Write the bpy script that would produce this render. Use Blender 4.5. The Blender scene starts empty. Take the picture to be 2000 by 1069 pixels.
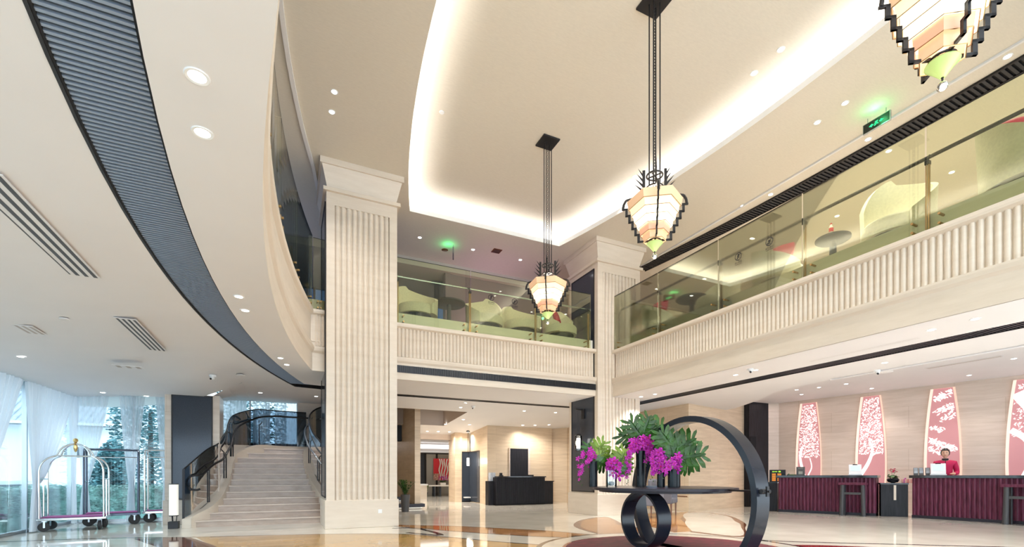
import bpy, math, random
from mathutils import Vector, Matrix
PI = math.pi
R = random.Random(7)
sc = bpy.context.scene
COL = sc.collection

# ---------------- camera, world, exposure ----------------
YAW = math.atan2(440, 936)
cd = bpy.data.cameras.new('camera'); cam = bpy.data.objects.new('camera', cd); COL.objects.link(cam)
cam.location = (0, 0, 1.05); cam.rotation_euler = (PI/2, 0, -YAW)
cd.sensor_width = 36; cd.lens = 36*936/2000; cd.shift_x = 0.0; cd.shift_y = (929-534.5)/2000
cd.clip_start = 0.05; cd.clip_end = 300
sc.camera = cam
sc.view_settings.view_transform = 'Standard'; sc.view_settings.look = 'None'
sc.view_settings.gamma = 1; sc.view_settings.use_curve_mapping = False
sc.view_settings.exposure = 0.70
w = bpy.data.worlds.new('sky'); sc.world = w; w.use_nodes = True
bg = w.node_tree.nodes['Background']; bg.inputs[0].default_value = (0.76, 0.90, 1.0, 1); bg.inputs[1].default_value = 2.5
sc.cycles.max_bounces = 10; sc.cycles.diffuse_bounces = 5; sc.cycles.glossy_bounces = 5
sc.cycles.transparent_max_bounces = 24; sc.cycles.transmission_bounces = 6
sc.cycles.sample_clamp_indirect = 6; sc.cycles.caustics_reflective = False; sc.cycles.caustics_refractive = False

def light(name, kind, loc, energy, color=(1,1,1), rot=None, **k):
    l = bpy.data.lights.new(name, kind); l.energy = energy; l.color = color
    for a, b in k.items(): setattr(l, a, b)
    o = bpy.data.objects.new(name, l); COL.objects.link(o); o.location = loc
    if rot: o.rotation_euler = rot
    return o

# ---------------- materials ----------------
MATS = {}
def nt(name):
    m = bpy.data.materials.new(name); m.use_nodes = True; MATS[name] = m
    return m, m.node_tree, m.node_tree.nodes['Principled BSDF']
def flat(name, col, rough=.5, metal=0, noise=.0, scale=8, emis=None, es=0, spec=.5, stretch=(1,1,1), coat=0):
    m, t, b = nt(name)
    b.inputs['Roughness'].default_value = rough; b.inputs['Metallic'].default_value = metal
    b.inputs['Specular IOR Level'].default_value = spec; b.inputs['Coat Weight'].default_value = coat
    b.inputs['Coat Roughness'].default_value = .05
    c = (*col, 1)
    if noise > 0:
        tc = t.nodes.new('ShaderNodeTexCoord'); mp = t.nodes.new('ShaderNodeMapping'); mp.inputs['Scale'].default_value = stretch
        n = t.nodes.new('ShaderNodeTexNoise'); n.inputs['Scale'].default_value = scale; n.inputs['Detail'].default_value = 4
        r = t.nodes.new('ShaderNodeValToRGB')
        r.color_ramp.elements[0].position = .3; r.color_ramp.elements[1].position = .7
        r.color_ramp.elements[0].color = (*[v*(1-noise) for v in col], 1); r.color_ramp.elements[1].color = (*[min(1, v*(1+noise)) for v in col], 1)
        t.links.new(tc.outputs['Object'], mp.inputs[0]); t.links.new(mp.outputs[0], n.inputs['Vector'])
        t.links.new(n.outputs['Fac'], r.inputs[0]); t.links.new(r.outputs[0], b.inputs['Base Color'])
    else: b.inputs['Base Color'].default_value = c
    if emis: b.inputs['Emission Color'].default_value = (*emis, 1); b.inputs['Emission Strength'].default_value = es
    return m
def stone(name, col, vein=.1, rough=.35, sc_=1.0, axis=(1,1,9), bumpy=0, joints=None):
    """travertine like stone: fine streaks stretched along the horizontal, slab tone variation"""
    m, t, b = nt(name); L = t.links.new; N = t.nodes.new
    b.inputs['Roughness'].default_value = rough
    tc = N('ShaderNodeTexCoord'); mp = N('ShaderNodeMapping'); mp.inputs['Scale'].default_value = tuple(a*sc_ for a in axis)
    L(tc.outputs['Object'], mp.inputs[0])
    n = N('ShaderNodeTexNoise'); n.inputs['Scale'].default_value = 2.2; n.inputs['Detail'].default_value = 8; n.inputs['Roughness'].default_value = .65
    L(mp.outputs[0], n.inputs['Vector'])
    r = N('ShaderNodeValToRGB'); r.color_ramp.elements[0].position = .32; r.color_ramp.elements[1].position = .68
    r.color_ramp.elements[0].color = (*[col[0]*(1-vein*.8), col[1]*(1-vein), col[2]*(1-vein*1.3)], 1)
    r.color_ramp.elements[1].color = (*[min(1, v*(1+vein*.5)) for v in col], 1)
    L(n.outputs['Fac'], r.inputs[0])
    out = r.outputs[0]
    if joints:
        br = N('ShaderNodeTexBrick'); br.inputs['Scale'].default_value = 1; br.inputs['Mortar Size'].default_value = .004
        br.inputs['Brick Width'].default_value = joints[0]; br.inputs['Row Height'].default_value = joints[1]
        br.inputs['Color1'].default_value = (1,1,1,1); br.inputs['Color2'].default_value = (.94,.93,.92,1); br.inputs['Mortar'].default_value = (.8,.77,.72,1)
        sx = N('ShaderNodeSeparateXYZ'); cb = N('ShaderNodeCombineXYZ'); ad = N('ShaderNodeMath'); ad.operation = 'ADD'
        L(tc.outputs['Object'], sx.inputs[0]); L(sx.outputs[0], ad.inputs[0]); L(sx.outputs[1], ad.inputs[1])
        L(ad.outputs[0], cb.inputs[0]); L(sx.outputs[2], cb.inputs[1]); L(cb.outputs[0], br.inputs['Vector'])
        mx = N('ShaderNodeMix'); mx.data_type = 'RGBA'; mx.blend_type = 'MULTIPLY'; mx.inputs[0].default_value = 1
        L(out, mx.inputs[6]); L(br.outputs[0], mx.inputs[7]); out = mx.outputs[2]
    L(out, b.inputs['Base Color'])
    return m
def emit(name, col, s):
    m = bpy.data.materials.new(name); m.use_nodes = True; t = m.node_tree; t.nodes.clear()
    o = t.nodes.new('ShaderNodeOutputMaterial'); e = t.nodes.new('ShaderNodeEmission')
    e.inputs[0].default_value = (*col, 1); e.inputs[1].default_value = s; t.links.new(e.outputs[0], o.inputs[0]); MATS[name] = m
    return m
def glass(name, tint, refl=1.0, rough=0.0, ior=1.5, gcol=(1,1,1)):
    m = bpy.data.materials.new(name); m.use_nodes = True; t = m.node_tree; t.nodes.clear(); MATS[name] = m
    N = t.nodes.new; L = t.links.new
    o = N('ShaderNodeOutputMaterial'); tr = N('ShaderNodeBsdfTransparent'); tr.inputs[0].default_value = (*tint, 1)
    g = N('ShaderNodeBsdfGlossy'); g.inputs['Roughness'].default_value = rough; g.inputs['Color'].default_value = (*gcol, 1)
    f = N('ShaderNodeFresnel'); f.inputs[0].default_value = ior
    mu = N('ShaderNodeMath'); mu.operation = 'MULTIPLY'; mu.inputs[1].default_value = refl; mu.use_clamp = True
    mx = N('ShaderNodeMixShader'); L(f.outputs[0], mu.inputs[0]); L(mu.outputs[0], mx.inputs[0]); L(tr.outputs[0], mx.inputs[1]); L(g.outputs[0], mx.inputs[2]); L(mx.outputs[0], o.inputs[0])
    return m
def sheer(name, col, alpha):
    m = bpy.data.materials.new(name); m.use_nodes = True; t = m.node_tree; t.nodes.clear(); MATS[name] = m
    N = t.nodes.new; L = t.links.new
    o = N('ShaderNodeOutputMaterial'); tr = N('ShaderNodeBsdfTransparent'); tl = N('ShaderNodeBsdfTranslucent'); d = N('ShaderNodeBsdfDiffuse')
    tl.inputs[0].default_value = (*col, 1); d.inputs[0].default_value = (*col, 1)
    a = N('ShaderNodeMixShader'); a.inputs[0].default_value = .45; L(tl.outputs[0], a.inputs[1]); L(d.outputs[0], a.inputs[2])
    b = N('ShaderNodeMixShader'); b.inputs[0].default_value = alpha; L(tr.outputs[0], b.inputs[1]); L(a.outputs[0], b.inputs[2]); L(b.outputs[0], o.inputs[0])
    return m
def lampshade(name, col, e, col2=None):
    m, t, b = nt(name); b.inputs['Base Color'].default_value = (*col, 1); b.inputs['Roughness'].default_value = .4
    b.inputs['Emission Color'].default_value = (*(col2 or col), 1); b.inputs['Emission Strength'].default_value = e
    return m

stone('travertine', (.72,.64,.55), .075, .38, 1.0, (.6,.6,4))
stone('travertine_wall', (.72,.59,.44), .16, .35, .9, (.6,.6,7), joints=(1.4,.62))
stone('travertine_grey', (.69,.595,.525), .12, .35, .9, (.6,.6,7), joints=(1.5,.6))
stone('stair_marble_shaded', (.47,.37,.31), .18, .16, 1.2, (1,1,3))  # riser shading put into the colour, darker than the treads
flat('plaster', (.77,.76,.775), .75, noise=.015, scale=1.5)
flat('plaster_hi', (.72,.67,.585), .75, noise=.03, scale=14, stretch=(1,4,1))
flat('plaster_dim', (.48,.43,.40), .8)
flat('cream_marble', (.72,.675,.59), .05, noise=.09, scale=1.6)
flat('gold_marble', (.50,.31,.12), .05, noise=.18, scale=1.1)
flat('tan_marble', (.46,.215,.07), .05, noise=.14, scale=2.5)
flat('brown_marble', (.17,.065,.035), .05, noise=.15, scale=3)
flat('dark_marble', (.035,.017,.013), .06)
flat('red_carpet', (.13,.014,.028), .5, spec=.2, noise=.5, scale=5, stretch=(1,3,1))
flat('red_marble', (.24,.02,.02), .06)
flat('black_metal', (.028,.027,.03), .38, .6)
flat('louvre', (.30,.365,.47), .35, .4)  # bluish light reflected off the floor is put into this slat colour
flat('louvre_dark', (.035,.037,.045), .4, .5)
flat('void_black', (.008,.009,.012), .9)
flat('dark_panel', (.045,.055,.075), .12, .15, spec=.35, noise=.15, scale=60)
flat('black_counter', (.014,.014,.019), .4, spec=.25, noise=.4, scale=25, stretch=(1,1,.1))
flat('black_stone', (.03,.027,.03), .08, noise=.5, scale=9)
flat('bronze', (.42,.27,.12), .28, .95)
flat('brass', (.75,.52,.22), .2, 1)
flat('chrome', (.75,.77,.78), .1, 1)
flat('steel', (.42,.46,.50), .25, .9); flat('gunmetal', (.09,.11,.15), .25, .8)
flat('ring_lacquer', (.016,.019,.030), .22, 0, spec=.4)
flat('slab_wood', (.022,.017,.026), .3, spec=.3)
flat('wenge', (.125,.026,.056), .45, spec=.25, noise=.45, scale=5, stretch=(5,5,.7))
flat('rubber', (.025,.025,.028), .6)
flat('purple_mat', (.32,.06,.22), .8)
flat('white_paint', (.82,.83,.84), .4)
flat('white_plastic', (.85,.86,.88), .3)
flat('lamp_paper', (.86,.86,.80), .6, emis=(1,.97,.88), es=.25)
flat('sofa_fabric', (.72,.69,.55), .9, noise=.06, scale=30)
flat('sofa_base', (.018,.018,.022), .6)
flat('red_cushion', (.55,.02,.07), .7)
flat('leaf', (.03,.10,.012), .35, noise=.7, scale=9)
flat('leaf_light', (.17,.27,.025), .4, noise=.4, scale=9)
flat('petal', (.52,.016,.42), .55, noise=.25, scale=22)
flat('petal_red', (.55,.01,.08), .55)
flat('skin', (.72,.43,.31), .5)
flat('hair', (.012,.01,.01), .4)
flat('uniform_red', (.52,.006,.08), .7)
flat('uniform_dark', (.03,.02,.03), .8)
flat('eye', (.02,.015,.015), .3); flat('lips', (.55,.09,.08), .4); flat('eye_white', (.8,.8,.8), .3)
flat('jade_glass', (.30,.42,.17), .2, emis=(.45,.7,.2), es=.05)
flat('vase_black', (.006,.008,.012), .1, spec=.22)
flat('pot_grey', (.06,.06,.065), .5)
flat('art_red', (.72,.03,.05), .6); flat('art_white', (.85,.83,.78), .6); flat('art_grey', (.42,.41,.37), .7); flat('art_pattern', (.55,.33,.27), .7, noise=.6, scale=18)
flat('pink_box', (.80,.42,.40), .6)
flat('hedge_leaf', (.20,.36,.33), .5, noise=.5, scale=6); flat('tree_leaf', (.13,.30,.33), .6, noise=.5, scale=1.5)
flat('roof_tile', (.45,.5,.56), .8, noise=.2, scale=3); flat('house_white', (.86,.88,.9), .8); flat('car_white', (.8,.83,.86), .25); flat('car_glass', (.04,.06,.08), .1)
flat('pavement', (.42,.46,.48), .8); flat('upholstery', (.16,.16,.19), .8); flat('screen_blue', (.02,.08,.16), .2, emis=(.06,.3,.6), es=.9)
flat('grey_sign', (.10,.10,.105), .5); flat('tablet_screen', (.35,.5,.55), .2, emis=(.55,.72,.75), es=.5)
flat('speckle', (.5,.54,.6), .6, noise=.5, scale=60)
flat('floor_upper', (.60,.54,.46), .4)
flat('bark', (.10,.10,.10), .9); flat('purple_wall', (.19,.14,.15), .7)
flat('dark_fabric', (.03,.03,.035), .9)
emit('cove_led', (1,.96,.90), 30); emit('down_white', (1,.97,.93), 12); emit('exit_green', (.04,.9,.3), 1.1)
emit('lantern_glow', (1,.93,.82), 3.5); emit('white_glow', (1,.97,.93), 1.6); emit('led_orange', (1,.35,.06), .7); emit('led_green', (.45,.9,.08), .8); emit('led_floor', (1,.95,.85), 10)
glass('rail_glass', (.93,.95,.83), .85, ior=1.55)
glass('stair_glass', (.44,.50,.56), .9, ior=1.55)
glass('window_glass', (.90,.965,.985), .5)
glass('clear_glass', (.93,.95,.95), 1.2)
glass('night_glass', (.13,.17,.24), .6); glass('crystal', (.9,.9,.9), 4.0, ior=1.9)
sheer('sheer_white', (.92,.95,.99), .72)
lampshade('shade_amber', (.70,.48,.31), .30, (1,.60,.34)); lampshade('shade_cream', (.75,.62,.45), .55, (1,.80,.52)); lampshade('shade_white', (.8,.72,.56), 1.0, (1,.90,.70)); lampshade('shade_salmon', (.62,.34,.24), .34, (1,.50,.30))
lampshade('niche_pink', (.45,.23,.24), .27, (.68,.28,.30)); lampshade('niche_white', (.85,.76,.74), .75, (1,.90,.86)); lampshade('niche_rim', (.8,.58,.48), .30, (1,.74,.60))

stone('stair_marble_lit', (.63,.53,.46), .12, .14, 1.2, (1,1,3)); stone('slab_edge', (.80,.78,.68), .05, .4)  # treads painted lighter so the risers read as shaded
# ---------------- mesh builder ----------------
class MB:
    def __init__(s): s.v = []; s.f = []; s.m = []; s.mi = 0
    def add(s, vs, fs):
        n = len(s.v); s.v += [tuple(v) for v in vs]; s.f += [tuple(i+n for i in f) for f in fs]; s.m += [s.mi]*len(fs); return s
    def box(s, x0, x1, y0, y1, z0, z1, M=None):
        vs = [(x,y,z) for x in (x0,x1) for y in (y0,y1) for z in (z0,z1)]
        if M: vs = [M @ Vector(v) for v in vs]
        return s.add(vs, [(0,1,3,2),(4,6,7,5),(0,4,5,1),(2,3,7,6),(0,2,6,4),(1,5,7,3)])
    def prism(s, poly, z0, z1):
        a = sum(poly[i][0]*poly[(i+1) % len(poly)][1]-poly[(i+1) % len(poly)][0]*poly[i][1] for i in range(len(poly)))
        if a < 0: poly = poly[::-1]
        n = len(poly)
        vs = [(x,y,z0) for x,y in poly]+[(x,y,z1) for x,y in poly]
        fs = [tuple(range(n))[::-1], tuple(range(n,2*n))]+[(i,(i+1)%n,n+(i+1)%n,n+i) for i in range(n)]
        return s.add(vs, fs)
    def cyl(s, p0, p1, r0, r1=None, n=12, cap=True):
        r1 = r0 if r1 is None else r1
        p0, p1 = Vector(p0), Vector(p1); d = (p1-p0).normalized()
        a = Vector((0,0,1)) if abs(d.z) < .9 else Vector((1,0,0)); u = d.cross(a).normalized(); w_ = d.cross(u)
        vs = [p0+(u*math.cos(2*PI*i/n)+w_*math.sin(2*PI*i/n))*r0 for i in range(n)]+[p1+(u*math.cos(2*PI*i/n)+w_*math.sin(2*PI*i/n))*r1 for i in range(n)]
        fs = [(i,n+i,n+(i+1)%n,(i+1)%n) for i in range(n)]
        if cap: fs += [tuple(range(n)), tuple(range(2*n-1,n-1,-1))]
        return s.add(vs, fs)
    def tube(s, pts, r, n=8, closed=False, flat_=None):
        pts = [Vector(p) for p in pts]; N_ = len(pts); vs = []
        prev = None
        for i, p in enumerate(pts):
            if closed: d = (pts[(i+1) % N_]-pts[i-1]).normalized()
            else: d = (pts[min(i+1,N_-1)]-pts[max(i-1,0)]).normalized()
            if prev is None:
                a = Vector((0,0,1)) if abs(d.z) < .9 else Vector((1,0,0)); u = d.cross(a).normalized()
            else: u = (prev-d*prev.dot(d)).normalized()
            prev = u; w_ = d.cross(u); rr = r[i] if isinstance(r, (list,tuple)) else r
            for k in range(n):
                c, s_ = math.cos(2*PI*k/n), math.sin(2*PI*k/n)
                if flat_: s_ *= flat_
                vs.append(p+(u*c+w_*s_)*rr)
        fs = []
        for i in range(N_ if closed else N_-1):
            a, b = i*n, ((i+1) % N_)*n
            fs += [(a+k,a+(k+1)%n,b+(k+1)%n,b+k) for k in range(n)]
        if not closed: fs += [tuple(range(n))[::-1], tuple(range((N_-1)*n, N_*n))]
        return s.add(vs, fs)
    def lathe(s, prof, c=(0,0,0), n=20, a0=0, a1=2*PI):
        full = abs(a1-a0-2*PI) < 1e-6; m = n if full else n+1; vs = []
        for k in range(m):
            a = a0+(a1-a0)*k/n
            vs += [(c[0]+r*math.cos(a), c[1]+r*math.sin(a), c[2]+z) for r,z in prof]
        L = len(prof); fs = []
        for k in range(n):
            a, b = k*L, ((k+1) % m)*L
            fs += [(a+i,b+i,b+i+1,a+i+1) for i in range(L-1)]
        return s.add(vs, fs)
    def ball(s, c, r, n=10, sx=1, sy=1, sz=1):
        prof = [(max(1e-4, r*math.sin(PI*i/n)), -r*math.cos(PI*i/n)) for i in range(n+1)]
        b = MB(); b.lathe(prof, (0,0,0), n+2)
        return s.add([(c[0]+v[0]*sx, c[1]+v[1]*sy, c[2]+v[2]*sz) for v in b.v], b.f)
    def sweep(s, path, prof, closed_prof=True, normals=None):
        """sweep a (offset, z) profile along a 2D path; offset is measured to the left normal"""
        N_ = len(path); rows = []
        for i, p in enumerate(path):
            if i == 0: n = norm2(path[0], path[1]); k = 1
            elif i == N_-1: n = norm2(path[-2], path[-1]); k = 1
            else:
                n1, n2 = norm2(path[i-1], p), norm2(p, path[i+1]); n = (n1+n2).normalized(); k = 1/max(.3, n.dot(n1))
            rows.append([(p[0]+n.x*o*k, p[1]+n.y*o*k, z) for o,z in prof])
        L = len(prof); vs = [v for r in rows for v in r]; fs = []
        for i in range(N_-1):
            for j in range(L if closed_prof else L-1):
                fs.append((i*L+j, i*L+(j+1)%L, (i+1)*L+(j+1)%L, (i+1)*L+j))
        if closed_prof: fs += [tuple(range(L))[::-1], tuple(range((N_-1)*L, N_*L))]
        return s.add(vs, fs)
    def quad(s, a, b, c, d): return s.add([a,b,c,d], [(0,1,2,3)])
    def xf(s, M):
        s.v = [tuple(M @ Vector(v)) for v in s.v]; return s
def norm2(a, b):
    d = Vector((b[0]-a[0], b[1]-a[1])).normalized(); return Vector((-d.y, d.x))
def T(x, y, z): return Matrix.Translation((x,y,z))
def RZ(a): return Matrix.Rotation(a, 4, 'Z')
def RX(a): return Matrix.Rotation(a, 4, 'X')
def RY(a): return Matrix.Rotation(a, 4, 'Y')

def obj(name, mb, mat, parent=None, smooth=False, loc=None, rz=0, bevel=0):
    me = bpy.data.meshes.new(name); me.from_pydata(mb.v, [], mb.f); me.validate()
    ms = mat if isinstance(mat, (list,tuple)) else [mat]
    for m in ms: me.materials.append(MATS[m])
    if len(ms) > 1 and len(me.polygons) == len(mb.m):
        for p, i in zip(me.polygons, mb.m): p.material_index = i
    if smooth:
        me.shade_smooth()
        try: me.set_sharp_from_angle(angle=math.radians(38))
        except Exception: pass
    o = bpy.data.objects.new(name, me); COL.objects.link(o)
    if parent: o.parent = parent
    if loc: o.location = loc
    if rz: o.rotation_euler = (0,0,rz)
    if bevel:
        b = o.modifiers.new('bevel', 'BEVEL'); b.width = bevel; b.segments = 2; b.limit_method = 'ANGLE'
    return o
def struct(name, mb, mat, parent=None, smooth=False):
    o = obj(name, mb, mat, parent, smooth)
    if parent is None: o['kind'] = 'structure'
    return o
def tag(o, label, cat, group=None):
    o['label'] = label; o['category'] = cat
    if group: o['group'] = group
    return o
def thing(name, label, cat, loc=(0,0,0), rz=0, group=None):
    o = bpy.data.objects.new(name, None); COL.objects.link(o); o.empty_display_size = .1
    o.location = loc; o.rotation_euler = (0,0,rz); return tag(o, label, cat, group)
def dup(root, loc, rz=None, label=None, group=None, scale=None):
    def rec(o, p):
        c = o.copy(); COL.objects.link(c)
        if p: c.parent = p
        for ch in list(o.children): rec(ch, c)
        return c
    r = rec(root, None); r.location = loc
    if rz is not None: r.rotation_euler = (0,0,rz)
    if scale: r.scale = scale
    if label: r['label'] = label
    if group: r['group'] = group
    return r
def flatpoly(pts, z):
    mb = MB(); n = len(pts); a = sum(pts[i][0]*pts[(i+1)%n][1]-pts[(i+1)%n][0]*pts[i][1] for i in range(n))
    if a < 0: pts = pts[::-1]
    mb.prism(pts, z-.004, z); return mb
# ================= SETTING =================
clamp = lambda v, a=0, b=1: max(a, min(b, v))
def zl(x, y):
    s1 = clamp((-1.15-x)/2.9); s2 = clamp((y-9)/3.3)*clamp((-1.0-x)/.5)*clamp((14.6-y)/1.6)
    return 3.13-.36*max(s1, s2)
def zb(y): return 3.13-.075*max(0, y-12.7)
def xs(y): return -.18+(y-4.9)**2/45.2       # edge of the void, left
def gi(y): return -.73+(y-4.9)**2/44          # louvre inner edge
def go(y): return -1.15+(y-5)**2/40           # louvre outer edge
YS = [-3+i*.45 for i in range(30)]            # -3 .. 10.05
arcS = [(xs(y), y) for y in YS]+[(xs(10.25), 10.25)]
YG = [-3+i*.4933 for i in range(31)]          # -3 .. 11.8
arcG = [(gi(y), y) for y in YG]; arcO = [(go(-3+i*.51), -3+i*.51) for i in range(31)]

# floor with stone inlays
mb = MB(); mb.prism([(-4.86,-3),(19,-3),(19,27),(2.2,27),(2.2,15.3),(-2.2,15.3),(-2.4,13.62),(-4.30,13.62)], -.12, 0)
floor = struct('floor', mb, 'cream_marble')
def inlay(name, pts, mat, z): return obj(name, flatpoly(pts, z), mat, floor)
def arcpts(cx, cy, r, a0, a1, n): return [(cx+r*math.cos(math.radians(a0+(a1-a0)*i/n)), cy+r*math.sin(math.radians(a0+(a1-a0)*i/n))) for i in range(n+1)]
def smoothpts(P, k=6):
    out = []; n = len(P)
    for i in range(n-1):
        p0, p1, p2, p3 = P[max(i-1,0)], P[i], P[i+1], P[min(i+2,n-1)]
        for j in range(k):
            t = j/k
            out.append(tuple(.5*((2*p1[d])+(-p0[d]+p2[d])*t+(2*p0[d]-5*p1[d]+4*p2[d]-p3[d])*t*t+(-p0[d]+3*p1[d]-3*p2[d]+p3[d])*t**3) for d in range(len(p1))))
    out.append(tuple(P[-1])); return out
FC = (4.95, 5.1)
gedge = smoothpts([(-4.55,10.3),(-2.8,10.14),(-1.4,9.66),(.66,9.15),(1.8,8.62),(2.5,7.8),(3.05,6.9),(3.6,6.2)])
inlay('gold_marble_field', [p for p in gedge if p[0] > -1.45]+[(3.6,3.6),(3.1,-2.9),(0,-2.9),(-.6,5),(-1.0,8.3)], 'gold_marble', .001)
mb = MB(); mb.sweep(gedge, [(-.03,.0015),(.03,.0015),(.03,-.002),(-.03,-.002)]); obj('dark_marble_line', mb, 'dark_marble', floor)
inlay('brown_marble_corner', [(-1.5,9.7),(-.95,8.3),(-.55,5),(-1.1,5),(-1.6,8.3),(-2.3,9.85)], 'brown_marble', .0018)
Tl = smoothpts([(1.95,10.3),(2.56,9.88),(3.3,9.3),(3.84,8.64),(4.4,7.99),(4.85,7.1)])
Tb = smoothpts([(4.3,6.9),(3.75,7.4),(3.2,8.1),(2.75,8.75),(2.35,9.45),(1.95,10.1)])
inlay('tan_marble_band', Tl+Tb, 'tan_marble', .0018)
for P in (Tl, Tb):
    mb = MB(); mb.sweep(P, [(-.022,.0025),(.022,.0025),(.022,-.002),(-.022,-.002)]); obj('dark_marble_line', mb, 'dark_marble', floor)
mb = MB()
for P in ([(1.9,9.62),(2.33,9.35),(2.45,8.15),(2.0,8.75)],): mb.sweep(smoothpts(P), [(-.05,.0028),(.05,.0028),(.05,-.002),(-.05,-.002)])
obj('dark_marble_chevron', mb, 'dark_marble', floor)
def leaf(P, name, m0, m1, wd):
    S = smoothpts(P+[P[0]], 5)[:-1]; cx = sum(p[0] for p in S)/len(S); cy = sum(p[1] for p in S)/len(S)
    inlay(name, S, m0, .002); f = []
    for x, y in S:
        d = math.hypot(x-cx, y-cy); k = (d-wd)/d; f.append((cx+(x-cx)*k, cy+(y-cy)*k))
    inlay(name+'_field', f, m1, .0032)
leaf([(5.0,6.9),(5.21,7.99),(5.58,8.75),(6.33,9.55),(7.27,9.99),(7.0,9.2),(6.45,8.1),(6.15,6.9)], 'brown_marble_leaf', 'brown_marble', 'tan_marble', .15)
inlay('tan_marble_wedge', [(6.45,6.7),(6.9,8.3),(8.4,10.3),(10.4,10.3),(8.6,8.75),(6.9,6.7)], 'tan_marble', .0022)
leaf([(6.75,6.6),(8.0,8.15),(9.4,9.55),(10.2,10.15),(10.75,10.05),(10.4,8.88),(9.15,7.39),(8.26,6.66),(7.0,5.7)], 'brown_marble_leaf', 'brown_marble', 'cream_marble', .16)
rl = smoothpts([(6.8,5.6),(7.2,5.0),(8.53,4.0),(9.9,2.9),(10.8,1.5)])
mb = MB(); mb.sweep(rl, [(-.03,.0025),(.03,.0025),(.03,-.002),(-.03,-.002)]); obj('dark_marble_line', mb, 'dark_marble', floor)
inlay('red_marble_wedge', [(6.8,4.8),(7.25,4.55),(8.2,3.7),(8.6,2.5),(6.7,3.2)], 'red_marble', .002)
inlay('dark_marble_ring', arcpts(*FC, 1.98, 0, 360, 72)[:-1], 'dark_marble', .004)
inlay('cream_marble_ring', arcpts(*FC, 1.90, 0, 360, 72)[:-1], 'cream_marble', .005)
inlay('brown_marble_ring', arcpts(*FC, 1.60, 0, 360, 72)[:-1], 'red_marble', .006)
inlay('red_carpet', arcpts(*FC, 1.55, 0, 360, 72)[:-1], 'red_carpet', .010)

# low ceilings
def gridstrip(A, B, zf, n=1):
    mb = MB(); vs = []; m = len(A)
    for i in range(m):
        for j in range(n+1):
            t = j/n; x = A[i][0]*(1-t)+B[i][0]*t; y = A[i][1]*(1-t)+B[i][1]*t; vs.append((x, y, zf(x, y)))
    fs = [(i*(n+1)+j, i*(n+1)+j+1, (i+1)*(n+1)+j+1, (i+1)*(n+1)+j) for i in range(m-1) for j in range(n)]
    return mb.add(vs, fs)
z313 = lambda x, y: 3.12
inner = arcS+[(.72,10.3),(2.0,10.4),(7.3,10.4),(7.8,10.3),(7.8,-3)]
outerG = arcG+[(.9,11.95),(2.2,12.25),(7.3,12.27),(8.95,12.27),(8.95,-3)]
outerO = arcO+[(.9,12.45),(2.2,12.6),(7.3,12.6),(9.38,12.6),(9.38,-3)]
ceil = struct('ceiling', gridstrip(inner, outerG, z313), 'plaster')
ceil_l = struct('ceiling_left', gridstrip([(-4.9, y) for _, y in arcO], arcO, zl, 14), 'plaster', smooth=True)
mb = gridstrip([(-4.9,y) for y in (12.3,12.8,13.3,13.8,14.3,14.8,15.3)], [(.25,y) for y in (12.3,12.8,13.3,13.8,14.3,14.8,15.3)], zl, 18)
mb.quad((.25,12.3,3.13),(.9,12.45,3.13),(.9,15.3,3.13),(.25,15.3,3.13)).quad((.9,12.45,3.13),(2.2,12.6,3.13),(2.2,15.3,3.13),(.9,15.3,3.13))
struct('ceiling_stairs', mb, 'plaster')
mb = MB(); XB = [2.2,2.55,5.1,10.6]; YB = [12.6,14.1,16.65,19.2]
for i in range(3):
    for j in range(3):
        if (i, j) == (1, 1): continue
        mb.quad(*[(x, y, zb(y)) for x, y in ((XB[i],YB[j]),(XB[i+1],YB[j]),(XB[i+1],YB[j+1]),(XB[i],YB[j+1]))])
struct('ceiling_back', mb, 'plaster')
mb = MB()
for (a, b) in (((2.55,14.1),(5.1,14.1)),((5.1,14.1),(5.1,16.65)),((5.1,16.65),(2.55,16.65)),((2.55,16.65),(2.55,14.1))):
    mb.quad((a[0],a[1],zb(a[1])),(b[0],b[1],zb(b[1])),(b[0],b[1],3.75),(a[0],a[1],3.75))
mb.quad((2.55,14.1,3.75),(5.1,14.1,3.75),(5.1,16.65,3.75),(2.55,16.65,3.75))
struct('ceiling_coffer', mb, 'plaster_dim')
mb = MB(); mb.prism([(9.38,-3),(10.7,-3),(10.7,6.5),(11,8),(11.66,8.8),(12.57,10.5),(12.9,12.6),(9.38,12.6)], 3.13, 3.2)
struct('ceiling_right', mb, 'plaster')
mb = MB(); mb.prism([(10.6,-3),(18.5,-3),(15.4,11.6),(12.3,11.6),(12.3,10.4),(10.6,8)], 3.5, 3.56); struct('ceiling_reception', mb, 'plaster')
mb = MB(); mb.sweep([(10.69,-3),(10.69,6.5),(10.98,8),(11.64,8.8),(12.55,10.5),(12.9,12.6)], [(0,3.2),(.02,3.2),(.02,3.52),(0,3.52)]); mb.sweep([(10.62,-3),(10.62,6.45)], [(0,3.126),(-.05,3.126),(-.05,3.10),(0,3.10)]); struct('trim_4', mb, 'plaster')
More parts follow.
